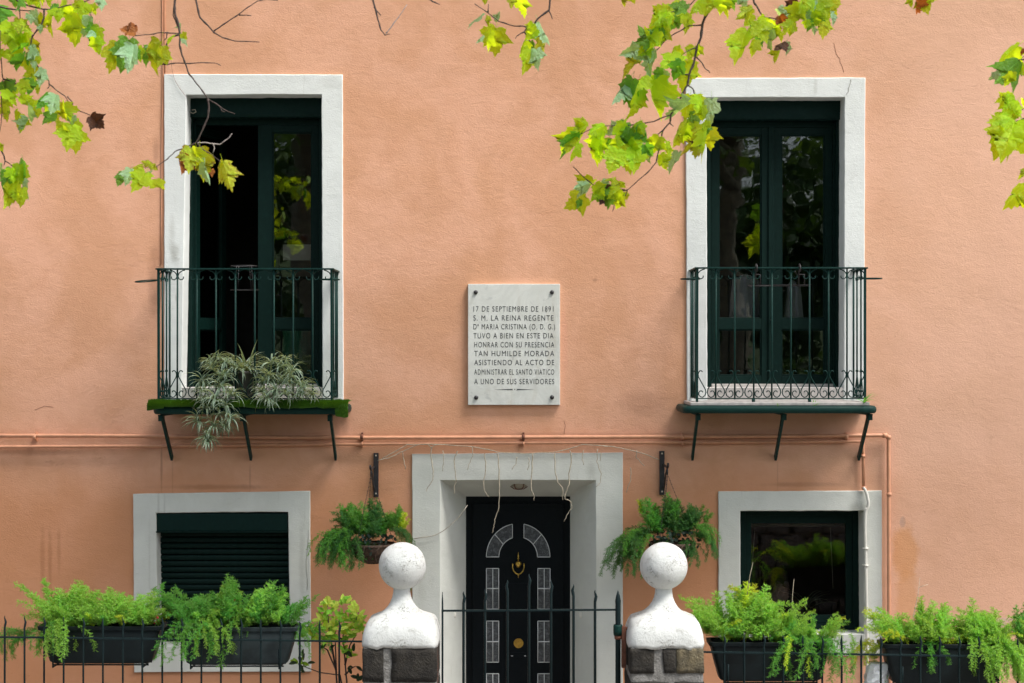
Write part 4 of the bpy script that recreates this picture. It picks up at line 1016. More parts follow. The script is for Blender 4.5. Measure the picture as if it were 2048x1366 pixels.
cloth(1566, 1606, 560, 645, .37, 2, 'narrow pale cloth behind the right leaf of the right balcony window')
t = thing('house_plant', 'potted spider plant on the sill inside the right lower window', 'plant', P(1610, 1245, -.45))
c = P(1612, 1250, -.45); b = MB(); b.lathe([(.06,0),(.08,.10),(.085,.12),(.07,.12)], (c.x, .45, c.z), 16); b.build('pot', M['pot'], t)
inst('leaf_tuft', tuft_mesh(77, 26, .22, .36, .014, (40, 88), (70, 160)), t, Matrix.Translation((c.x, .45, c.z+.1)))

# ------------------------------------------------------------------ gate pillars
def pillar(cxp, label, seed, lich):
    dC = 1.90; hw = .247; c = P(cxp, 1281, dC); zt_ = c.z; t = thing('gate_pillar', label, 'pillar', (c.x, -dC, 0), 'stone gate pillars with white ball tops'); r = random.Random(seed)
    b = MB(); b.box(c.x-hw+.005, c.x+hw-.005, -dC-hw+.005, -dC+hw-.005, 0, zt_)
    core = b.build('mortar_core', M['mortar'], t, bevel=.015)
    rows = [(.235, [(-hw, -.105), (-.055, hw)] if not lich else [(-hw, -.085), (-.025, .055), (.06, hw)])]
    z_ = zt_ - .008; i_ = 0
    while z_ > .1:
        if i_ == 0: hh_, cols_ = (.225 if not lich else .165), rows[0][1]
        else:
            hh_ = r.uniform(.15, .21) if not lich or i_ > 1 else .20; cut = r.uniform(-.09, .12) if i_ != 1 else (.03 if lich else -.06); cols_ = [(-hw, cut-.02), (cut+.02, hw)]
        for k, (xa, xb) in enumerate(cols_):
            lm = lich and i_ == 0 and k == 2
            for (ya, yb) in ((-dC-hw-.004, -dC-.01), (-dC+.01, -dC+hw+.004)):
                me = rough_block(xb-xa, yb-ya, hh_, r.random()*50, 5, .008, .010); me.materials.append(M['stone_lichen'] if lm else M['stone'])
                o = inst('stone', me, t, Matrix.Translation((c.x+(xa+xb)/2, (ya+yb)/2, z_-hh_/2)))
                if lm: o['label'] = 'stone block crusted with pale lichen'
        z_ -= hh_ + (.035 if not lich else .055); i_ += 1
    # white cap: square below, round at the neck
    sc = 1/pxm(dC); sec = [(1283,75,8),(1276,75.5,8),(1262,74.5,6.5),(1252,72,6),(1243,68.5,5.5),(1236,64,5.2),(1231,54,4.8),(1226.5,44,4),(1221,36,3.3),(1213,28.5,2.7),(1204,23,2.3),(1195,19.3,2),(1185,17.2,2),(1175,16.4,2),(1166,16.2,2)]
    b = MB(); n = 48
    for (py_, w_, p_) in sec:
        for k in range(n):
            a_ = 2*math.pi*k/n; ca, sa = math.cos(a_), math.sin(a_); rr = 1/((abs(ca)**p_+abs(sa)**p_)**(1/p_)); q = Vector((ca*rr*w_*sc, sa*rr*w_*sc, 0))
            z1 = P(0, py_, dC).z + (.018*noise.noise(Vector((q.x*16, q.y*16, seed))) + .008*noise.noise(Vector((q.x*50, q.y*50, seed))) if py_ > 1270 else 0)
            q = q + noise.noise_vector(Vector((q.x*8, q.y*8, z1*8+seed)))*.005
            b.v.append(Vector((c.x+q.x, -dC+q.y, z1)))
    for i_ in range(len(sec)-1):
        for k in range(n): b.f.append([i_*n+k, i_*n+(k+1)%n, (i_+1)*n+(k+1)%n, (i_+1)*n+k]); b.m.append(0); b.s.append(True)
    b.f.append(list(range(n))[::-1]); b.m.append(0); b.s.append(False)
    b.build('cap', M['white'], t)
    b = MB(); rb = 47.5*sc; cb = Vector((c.x+.002, -dC, P(0, 1132, dC).z)); m_ = 28; 
    prof = [(max(.0005, rb*math.sin(math.pi*i_/m_)), -rb*math.cos(math.pi*i_/m_)) for i_ in range(m_+1)]; b.lathe(prof, cb, 40, cap=False)
    for v in b.v: v += (v-cb).normalized()*noise.noise(v*9)*.004
    b.build('ball', M['white'], t)
    return c
pillar(804, 'left gate pillar of dark stone with a white ball top', 1, False)
pillar(1327, 'right gate pillar of dark stone with a lichened block and white ball top', 2, True)

# ------------------------------------------------------------------ gate and fences
FD = 1.9
def spike_pts(px_, tip, d, s_=1, base=None):
    b0 = P(px_, 1366, d); b0.z = .30 if base is None else base
    w_ = [(0, 32, 1), (0, 24, 1), (1.2*s_, 18, 1.15), (2.2*s_, 13, 1.1), (.8*s_, 8, .8), (-.4*s_, 4, .55), (.2*s_, 0, .2)]
    pts = [b0] + [P(px_+dx, tip+dy, d) for dx, dy, _ in w_]; return pts, [1]+[k for _, _, k in w_]
def fence(pxs, tips, rail, x_end, label, d=FD):
    a = P(pxs[0], rail(pxs[0]), d); t = thing('iron_fence', label, 'fence', ((P(pxs[0],0,d).x+P(pxs[-1],0,d).x)/2, -d, 0), 'iron fences either side of the gate')
    r = random.Random(int(pxs[0]))
    for x_ in pxs:
        pts, k = spike_pts(x_ + r.uniform(-.6,.6), tips(x_)+r.uniform(-1.5,1.5), d, r.choice((1,1,1,-.3))); b = MB(); b.tube(pts, [.0074*q for q in k], 6); b.build('fence_bar', M['fence'], t)
    for off in (0, 165):
        b = MB(); y0_, y1_ = rail(x_end[0])+off, rail(x_end[1])+off; b.bar(P(x_end[0], y0_, d-.001), P(x_end[1], y1_, d-.001), .022, .010); b.build('fence_rail', M['fence'], t)
    return t
fence([9.5+39.35*i_ for i_ in range(-8, 18)], lambda x_: 1232+(x_/640)*8, lambda x_: 1274+(x_/725)*9, (-320, 729), 'black iron fence with wavy spikes left of the gate')
fence([1449+39.1*i_ for i_ in range(0, 24)], lambda x_: 1268+(x_-1449)/600*6, lambda x_: 1304+(x_-1410)/600*9, (1398, 2360), 'black iron fence with wavy spikes right of the gate')
gt = thing('iron_gate', 'narrow black iron gate between the two white ball pillars', 'gate', P(1060, 1366, FD) * 1)
r = random.Random(4)
for i_, (x_, tip) in enumerate(((885,1184),(927,1183),(970,1178),(1015,1160),(1058,1148),(1102,1160),(1147,1168),(1190,1180))):
    if i_ in (0,): pts = [P(x_,1420,FD), P(x_,1221,FD), P(x_,1200,FD), P(x_,tip,FD)]; k = [1,1,.8,.3]; pts[0].z = .15
    else: pts, k = spike_pts(x_, tip, FD, 1 if i_ % 3 else -1, .15)
    b = MB(); b.tube(pts, [.0095*q*(1 if i_ else .75) for q in k], 6); b.build('gate_bar', M['fence'], gt)
for (ya, yb) in ((1221.5, 1219.5), (1500, 1500)):
    b = MB(); b.bar(P(883, ya, FD-.0), P(1231, yb, FD-.0), .022, .011); b.build('gate_rail', M['fence'], gt)
ps = thing('gate_post', 'thick black iron post with a spear tip at the right side of the gate', 'post', P(1236, 1366, FD))
b = MB(); c = P(1236, 1366, FD); zz = lambda y_: P(0, y_, FD).z - 0
b.lathe([(.018, 0), (.018, zz(1258)), (.018, zz(1208)), (.020, zz(1202)), (.014, zz(1192)), (.002, zz(1181))], (c.x, -FD, 0), 12); b.build('shaft', M['fence'], ps)
b = MB(); b.lathe([(.030, zz(1270)), (.032, zz(1262)), (.032, zz(1252)), (.028, zz(1249))], (c.x, -FD, 0), 12); b.build('collar', M['rail'], ps)
b = MB(); b.lathe([(.024, zz(1278)), (.026, zz(1270.5))], (c.x, -FD, 0), 12); b.build('red_ring', M['rust'], ps)
b = MB(); a, e = P(1243,1335,FD), P(1252,1252,FD); b.box(a.x, e.x, -FD-.02, -FD+.03, a.z, e.z); b.bar((c.x, -FD, zz(1257)), (e.x+.03, -FD, zz(1257)), .02, .02); b.build('hinge_plate', M['rust'], ps, bevel=.004)
# chain hanging by the left pillar
b = MB(); n = 34
for i_ in range(n):
    y_ = 1288+i_*4.2; q = P(874+1.5*math.sin(i_*.15), y_, FD+.16); o_ = Vector((.004,0,0)) if i_ % 2 else Vector((0,.004,0)); e = q - Vector((0,0,.013)); b.tube([q-o_, e-o_], .0022, 4); b.tube([q+o_, e+o_], .0022, 4)
tag(b.build('chain', M['rust']), 'rusty chain hanging down the right side of the left gate pillar', 'chain')
b = MB(); b.box(-7, P(730,0,FD).x, -FD-.09, -FD+.09, 0, .33); b.box(P(1400,0,FD).x, 7, -FD-.09, -FD+.09, 0, .33); tag(b.build('fence_plinth', M['mortar'], bevel=.01), 'low masonry kerb under the iron fences, just below the picture', 'kerb')

# ------------------------------------------------------------------ planters and their ferns
def planter(x0p, x1p, yt, yb, label, d=FD-.17, mat='planter'):
    a = P(x0p, yt, d+.12); e = P(x1p, yb, d+.12); cx_ = (a.x+e.x)/2; hw = (e.x-a.x)/2; zt_, zb_ = a.z, e.z; cy_ = -(d)
    t = thing('planter', label, 'planter', (cx_, cy_, zb_), 'dark plastic planter boxes hung behind the fence'); dh = .105
    def ring(hw_, dh_, z_, n=5, r=.03):
        pts = []
        for sx, sy, a0_ in ((1,1,0),(-1,1,90),(-1,-1,180),(1,-1,270)):
            for k in range(n): an = R(a0_+90*k/(n-1)); pts.append(Vector((cx_+sx*(hw_-r)+r*math.cos(an), cy_+sy*(dh_-r)+r*math.sin(an), z_)))
        return pts
    b = MB(); H = zt_-zb_; rg = [(hw-.10, dh-.035, zb_), (hw-.075, dh-.025, zb_+.015), (hw-.045, dh-.018, zb_+H*.45), (hw-.02, dh-.010, zt_-.045), (hw-.018, dh-.010, zt_-.032), (hw, dh, zt_-.026), (hw+.003, dh+.003, zt_-.002), (hw-.004, dh-.004, zt_), (hw-.022, dh-.02, zt_-.001), (hw-.03, dh-.03, zt_-.05)]
    n = 20
    for q in rg: b.v += ring(*q)
    for i_ in range(len(rg)-1):
        for k in range(n): b.f.append([i_*n+k, i_*n+(k+1)%n, (i_+1)*n+(k+1)%n, (i_+1)*n+k]); b.m.append(0); b.s.append(i_ in (0,2,6))
    b.f.append(list(range(n))[::-1]); b.m.append(0); b.s.append(False); b.build('box', M[mat], t)
    b = MB(); b.box(cx_-hw+.04, cx_+hw-.04, cy_-dh+.035, cy_+dh-.035, zt_-.06, zt_-.04); b.build('soil', M['soil'], t)
    b = MB()
    for yy in (cy_-.05, cy_+.05): b.tube([(cx_-hw+.10, yy, zb_-.012), (cx_+hw-.10, yy, zb_-.012)], .006, 6)
    for sx in (-1, 1):
        x = cx_+sx*(hw-.12); b.tube([(x, -FD+.02, zt_-.14), (x, -FD+.035, zb_-.012), (x, cy_+.06, zb_-.012)], .006, 6)
    b.build('rack', M['fence'], t)
    return cx_, cy_, zt_, hw, d
def planter_fern(px, label, specs, seed, kinds=('bright','bright','bright','mid','yellow')):
    cx_, cy_, zt_, hw, d = px; r = random.Random(seed)
    t = thing('asparagus_fern', label, 'fern', (cx_, cy_, zt_), 'feathery ferns growing in the fence planters')
    for (shape, xa, xb, ya, yb, az, sc, n, kk) in specs:
        for _ in range(int(n*1.6)):
            loc = P(r.uniform(xa, xb), r.uniform(ya, yb), d + r.uniform(-.08, .10)); kind = kk or r.choice(kinds)
            frond(t, kind, shape, loc, az + r.uniform(-55, 55), sc*r.uniform(.75, 1.2), r.uniform(-14, 14), r)
    return t
p1 = planter(72, 322, 1254, 1330, 'dark planter box at the left end of the fence')
p2 = planter(347, 594, 1256, 1333, 'greyish planter box in front of the shuttered window', mat='planter_dusty')
p3 = planter(1420, 1668, 1286, 1366, 'dark planter box in front of the right lower window')
p4 = planter(1768, 2022, 1290, 1372, 'dark planter box near the right end of the fence')
p5 = planter(2034, 2290, 1294, 1374, 'dark planter box cut off by the right edge of the picture')
planter_fern(p1, 'bright green feathery fern filling the leftmost planter',
  [('arch',110,290,1248,1256,180,.55,16,'bright'),('arch',110,270,1248,1256,0,.6,14,'bright'),('up',115,180,1240,1250,90,.95,14,'bright'),('up',150,310,1243,1253,60,.7,16,'bright'),('up',140,300,1243,1255,-90,.55,16,'bright'),('arch',150,300,1246,1256,-90,.5,12,None),
   ('arch',90,120,1245,1255,180,.8,5,'bright'),('arch',290,315,1245,1255,0,.65,5,None),('hang',112,140,1246,1254,-95,.95,9,'bright'),('hang',100,125,1246,1256,-110,.8,4,'mid'),('hang',75,85,1250,1262,180,.6,3,'mid'),('up',120,310,1235,1250,90,.85,20,'bright'),('up',225,290,1240,1250,80,.75,8,'bright'),('up',98,110,1220,1240,110,.6,2,'yellow'),('up',120,165,1232,1246,100,1.0,7,'bright'),('up',205,245,1235,1248,90,.95,5,'bright'),('arch',100,120,1235,1245,165,1.0,4,'bright'),('arch',285,300,1240,1250,20,.95,4,'mid')], 21)
planter_fern(p2, 'mid green feathery fern in the planter before the shutter',
  [('arch',375,575,1248,1256,180,.55,15,None),('arch',375,575,1246,1256,0,.66,14,None),('up',380,570,1243,1253,90,.85,16,'mid'),('up',430,470,1238,1250,80,1.05,7,None),('up',430,465,1228,1245,90,1.05,6,'mid'),('up',510,550,1228,1245,75,1.05,6,'mid'),('arch',430,550,1225,1240,60,.7,4,'bright'),('arch',360,400,1235,1248,160,.95,4,'mid'),('up',500,560,1238,1250,60,1.0,6,'bright'),('up',370,420,1242,1252,120,.75,8,'mid'),
   ('up',380,570,1243,1255,-90,.6,14,'bright'),('arch',360,380,1243,1253,170,.8,6,'mid'),('arch',570,595,1243,1255,0,.7,6,'mid'),('up',380,570,1236,1252,90,.85,18,'mid'),('hang',395,420,1246,1254,-95,1.1,9,'mid'),('hang',400,420,1246,1256,-80,.9,5,'bright'),('hang',455,500,1246,1256,-90,.45,6,None),('hang',585,600,1250,1270,-30,.8,4,'mid')], 22, ('bright','mid','mid'))
planter_fern(p3, 'tall bright feathery fern in the planter by the right gate pillar',
  [('arch',1440,1650,1276,1288,180,.70,16,None),('arch',1440,1650,1276,1288,0,.70,16,None),('up',1440,1560,1262,1282,95,1.15,20,'bright'),('up',1470,1520,1235,1270,90,1.0,12,'bright'),('up',1500,1640,1272,1284,80,.75,16,None),('up',1440,1640,1275,1286,-90,.65,18,'bright'),
   ('arch',1420,1450,1262,1280,165,.95,9,'bright'),('up',1484,1500,1200,1240,90,.75,4,'yellow'),('up',1400,1440,1250,1275,130,.7,7,'bright'),('arch',1640,1665,1272,1284,0,.6,6,None),('hang',1585,1640,1278,1290,-90,1.0,12,'mid'),('hang',1575,1600,1275,1290,-90,.95,2,'yellow'),('up',1475,1520,1225,1255,95,.95,6,'bright'),('arch',1520,1580,1255,1275,10,.9,6,'bright'),('hang',1540,1560,1278,1290,-90,.45,4,None)], 23)
planter_fern(p4, 'wide bright feathery fern spilling from the planter right of the drain pipe',
  [('arch',1790,2010,1280,1292,180,.72,18,None),('arch',1790,2010,1280,1292,0,.72,18,None),('up',1790,1900,1276,1288,95,.9,16,'bright'),('up',1835,1895,1252,1278,90,.95,9,'bright'),('up',1945,1995,1260,1278,85,.9,7,'bright'),('arch',1785,1800,1265,1280,165,1.0,4,'bright'),('up',1930,2000,1268,1284,85,.9,12,'bright'),('up',1790,2010,1278,1290,-90,.65,20,'bright'),
   ('arch',1775,1800,1276,1288,175,.8,8,None),('hang',1945,2010,1282,1292,-80,1.05,16,'bright'),('hang',1850,1870,1284,1294,-90,.75,6,'mid'),('hang',2000,2020,1290,1310,-60,.9,8,'bright'),('hang',1750,1775,1290,1300,175,.7,4,'yellow')], 24, ('bright','bright','bright','bright','yellow'))
planter_fern(p5, 'feathery fern at the right edge of the picture', [('arch',2040,2150,1280,1292,180,.8,14,'bright'),('up',2030,2150,1272,1288,90,1.0,18,'mid'),('up',2040,2150,1278,1290,-90,.65,10,'bright'),('arch',2040,2150,1280,1292,0,.7,10,'bright')], 25)
# a weedy fern climbing between the right planters, strands left of the first planter
t = thing('trailing_fern', 'thin trailing fern hanging below the left end of the fence', 'fern', P(40, 1290, 1.7))
r = random.Random(31)
for _ in range(9): frond(t, 'mid', 'hang', P(r.uniform(45,75), r.uniform(1262,1290), 1.7), 185+r.uniform(-30,30), r.uniform(.6,.9), 0, r)
t = thing('trailing_fern', 'thin trailing fern by the foot of the white drain pipe', 'fern', P(1715, 1320, 1.7))
for _ in range(12): frond(t, r.choice(('mid','bright','yellow')), r.choice(('hang','up','arch')), P(r.uniform(1695,1755), r.uniform(1290,1350), 1.65), r.uniform(0,360), r.uniform(.4,.65), 0, r)
# red flowers and dead stalks
for (x_, y_, lab) in ((308,1236,'small red geranium flowers at the right end of the leftmost planter'),(478,1205,'tiny red flower above the fern before the shutter')):
    t = thing('flower', lab, 'flower', P(x_, y_, 1.72)); b = MB(); b.tube([P(x_+4, 1262, 1.72), P(x_, y_, 1.72)], .002, 4); b.build('stem', M['stem_green'], t)
    pm_ = small_leaf(.45, .2, [M['red']], 'petal')
    for k in range(9 if x_ < 400 else 4): inst('petal', pm_, t, Matrix.Translation(P(x_+rnd.uniform(-7,7), y_+rnd.uniform(-5,8), 1.74)) @ orient((rnd.uniform(-1,1),-1,rnd.uniform(-.5,1)), (rnd.uniform(-1,1),rnd.uniform(-.3,.3),rnd.uniform(-1,1))) @ Matrix.Scale(.018, 4))
for pts, lab in (([(1822,1262),(1828,1225),(1836,1190),(1840,1155)],'bare pinkish stalk rising from the fern right of the drain pipe'),([(1583,1230),(1585,1190),(1588,1158)],'bare pale stalk standing before the right lower window'),([(1494,1190),(1500,1150),(1506,1125)],'thin dry stalk above the fern by the right gate pillar')):
    b = MB(); b.tube(poly(pts, 1.75), [.0032, .0026, .002, .0012][:len(pts)] if len(pts) == 4 else [.003,.0022,.001], 5)
    if len(pts) == 4: b.tube(poly([(1838,1175),(1848,1171),(1856,1169)], 1.75), .0018, 4)
    tag(b.build('dry_stalk', M['vine']), lab, 'stalk', 'bare stalks above the planters')
# plastic bag
b = MB(); n = 12; q0 = P(1760, 1352, 1.72)
for i_ in range(9):
    for k in range(n):
        a_ = 2*math.pi*k/n; t_ = i_/8; rr = (.015+.075*math.sin(math.pi*min(1,.25+t_*.75))**.8)*(1+.35*noise.noise(Vector((math.cos(a_)*2, math.sin(a_)*2, t_*4))))
        b.v.append(q0+Vector((rr*math.cos(a_)+.05*t_*-1, rr*.6*math.sin(a_), .09-t_*.26)))
for i_ in range(8):
    for k in range(n): b.f.append([i_*n+k, (i_)*n+(k+1)%n, (i_+1)*n+(k+1)%n, (i_+1)*n+k][::-1]); b.m.append(0); b.s.append(False)
b.f.append(list(range(n))); b.m.append(0); b.s.append(False)
tag(b.build('plastic_bag', M['bag']), 'crumpled white plastic bag behind the fence left of the fourth planter', 'bag')

# ------------------------------------------------------------------ variegated shrub left of the gate
SD = 1.62
sh = thing('variegated_shrub', 'small variegated evergreen shrub with cream edged leaves left of the gate pillar', 'shrub', P(672, 1366, SD))
STM = [[(676,1480),(674,1380),(672,1320),(670,1262),(668,1235)],[(700,1480),(695,1380),(690,1320),(686,1270),(712,1240),(718,1222)],[(676,1400),(672,1340),(655,1300),(640,1290),(630,1262)],[(672,1340),(660,1270),(655,1225),(655,1205)],[(690,1400),(680,1350),(640,1345),(600,1330)],[(690,1330),(700,1290),(712,1270)],[(690,1350),(705,1335),(712,1332)]]
for pts in STM: b = MB(); b.tube(poly(pts, SD), [.008*(1-.7*i_/(len(pts)-1)) for i_ in range(len(pts))], 5); b.build('stem', M['twig'], sh)
eul = {k: small_leaf(.25, .45, [M[m_]]) for k, m_ in (('y','eu_y'),('g','eu_g'),('d','eu_d'))}
r = random.Random(14); cnt = 0
RS = [(655,1207,'y'),(650,1222,'g'),(662,1218,'y'),(645,1238,'g'),(660,1238,'g'),(650,1255,'y'),(668,1255,'y'),(640,1260,'g'),(664,1270,'g'),(680,1232,'g'),(690,1240,'y'),(678,1248,'g'),(695,1256,'y'),(684,1262,'y'),(712,1222,'y'),(718,1234,'y'),(706,1240,'g'),(722,1244,'g'),(710,1256,'g'),(720,1262,'g'),(616,1258,'y'),(630,1264,'y'),(622,1274,'g'),(610,1268,'g'),(700,1272,'g'),(655,1284,'g'),(672,1280,'g'),(690,1280,'d'),(690,1304,'g'),(700,1312,'g'),(705,1300,'d'),(710,1336,'d'),(700,1348,'d'),(712,1358,'d'),(655,1300,'d'),(605,1318,'d'),(598,1326,'g'),(612,1330,'d'),(600,1340,'d'),(640,1300,'d'),(688,1206,'g')]
for (x_, y_, k_) in RS:
    n = {'y':9,'g':8,'d':2}[k_]
    for _ in range(n):
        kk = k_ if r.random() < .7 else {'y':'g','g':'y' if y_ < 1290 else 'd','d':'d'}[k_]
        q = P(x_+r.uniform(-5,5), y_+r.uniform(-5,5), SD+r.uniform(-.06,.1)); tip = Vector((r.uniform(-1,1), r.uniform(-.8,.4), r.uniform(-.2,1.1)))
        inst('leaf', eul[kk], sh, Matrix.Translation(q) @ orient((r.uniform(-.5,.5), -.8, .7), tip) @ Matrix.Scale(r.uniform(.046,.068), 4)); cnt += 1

# ------------------------------------------------------------------ plane trees: their branches hang into the picture
HALF = [(0,.03),(.10,-.05),(.24,-.05),(.40,.02),(.34,.09),(.38,.17),(.48,.21),(.47,.30),(.62,.46),(.48,.455),(.41,.55),(.28,.53),(.29,.66),(.21,.69),(.20,.80),(.105,.83),(0,1.0)]
def plane_leaf(seed, fold, droop, curl, mat):
    r = random.Random(seed); b = MB(); ed = []; hl = [(x*(1+r.uniform(-.10,.12)), y+r.uniform(-.02,.02)) for x, y in HALF]; hr = [(x*(1+r.uniform(-.10,.12)), y+r.uniform(-.02,.02)) for x, y in HALF]
    hl[0] = hr[0] = (0, .03); hl[-1] = hr[-1] = (0, 1.0); sc_ = r.uniform(.78, 1.0)
    def z_(x, y): 
        return fold*abs(x) - droop*y*y*.5 - curl*abs(x)**2*1.6 + .05*math.sin(7*x+seed)*math.cos(6*y+seed*2) + .025*noise.noise(Vector((x*6, y*6, seed)))
    for s_, h in ((1, hr), (-1, hl)):
        base = len(b.v); n = len(h)
        for ring, f in enumerate((0, .5, 1)):
            for (x, y) in h:
                vx = 0; vy = .05+.85*max(0, min(1, y)); X_, Y_ = vx+(x-vx)*f, vy+(y-vy)*f; b.v.append(Vector((s_*X_*sc_, Y_, z_(s_*X_, Y_)))); ed.append(f)
        for ring in range(2):
            for i_ in range(n-1):
                q = [base+ring*n+i_, base+ring*n+i_+1, base+(ring+1)*n+i_+1, base+(ring+1)*n+i_]; b.f.append(q if s_ < 0 else q[::-1]); b.m.append(0); b.s.append(True)
    b0 = len(b.v); b.tube([(0,.04,z_(0,.04)),(0,-.10,.02),(0,-.26,.09)], .008, 3, cap=False); ed += [0]*(len(b.v)-b0)
    me = b.mesh('leaf', mat); at = me.attributes.new('edge', 'FLOAT', 'POINT'); at.data.foreach_set('value', ed); return me
PL = {k: [plane_leaf(i_*7+j_, *par, m_) for j_, par in enumerate(((.15,.35,.2),(-.25,.5,.3),(.45,.25,.1),(-.5,.7,.4),(.05,.15,.1)))] for i_, (k, m_) in enumerate(LEAFM.items())}
for k in 'RM': PL[k] += [plane_leaf(90+j_, f_, d_, c_, LEAFM[k]) for j_, (f_, d_, c_) in enumerate(((1.2,1.2,1.0),(-1.1,1.3,1.2)))]
# x,y of leaf base -> x,y of leaf tip (photo pixels), colour key
LV_L = """143 30 145 88 Y|108 22 98 71 Y|117 16 118 44 G|170 5 160 32 Y|185 8 190 30 Y|200 -8 207 23 B|180 32 172 72 B|188 48 180 82 D|197 55 205 100 B|190 75 194 108 Y|52 -10 60 12 Y|68 -12 70 10 Y|85 -8 82 12 G|30 -8 28 14 D|-6 12 4 52 D|20 50 0 72 B|28 42 62 62 M|50 55 45 97 G|25 58 28 98 G|45 70 18 90 G|58 28 68 48 B|68 20 76 50 B|86 30 70 60 Y|84 50 84 68 B|56 92 28 106 D|46 105 3 110 G|45 108 33 142 D|65 92 67 138 B|52 115 58 143 G|76 112 78 128 G|78 140 48 153 G|86 138 82 174 B|60 155 62 190 D|85 165 78 190 G|50 160 44 192 G|37 178 6 182 Y|12 185 28 216 G|12 205 18 242 M|45 195 62 216 G|56 210 48 244 B|30 222 20 254 Y|57 235 46 268 B|96 185 74 212 D|112 188 115 226 B|100 205 95 224 Y|108 215 88 242 Y|128 205 130 242 G|125 243 124 282 M|143 250 138 301 G|148 230 143 251 B|135 225 140 242 D|150 240 150 276 G|70 200 65 222 Y|75 215 75 236 G|180 232 203 254 R|-6 326 13 348 B|10 338 27 368 D|22 336 30 364 Y|40 328 36 372 G|44 350 48 380 B|5 362 -2 412 D|22 368 22 418 M|53 366 57 400 B|45 375 46 413 G|-8 285 7 302 Y|100 20 128 30 G|128 10 112 34 Y|150 14 178 26 Y|8 100 -6 130 G|4 60 22 86 G|60 78 74 104 M|105 196 84 222 G
272 66 240 57 O|258 78 243 144 D|236 84 220 146 G|244 88 194 112 G|268 88 269 144 B|276 94 281 122 G|322 82 294 140 M|300 94 287 131 D|318 87 290 94 B|330 110 334 130 G|350 72 336 90 G|364 67 375 80 G|362 74 376 91 B|361 46 363 62 B|272 62 262 50 O|325 92 318 134 G
366 306 350 346 O|381 294 382 346 M|400 298 404 360 M|410 313 418 369 B|375 297 372 313 G|446 324 463 380 M|446 323 431 335 M|423 338 424 354 O|286 331 260 333 M|302 329 282 321 M|262 337 258 370 B|246 344 236 370 D|291 345 271 384 G|302 345 284 364 B|324 360 303 378 G|321 362 328 380 Y|300 330 316 340 M|392 296 388 330 Y"""
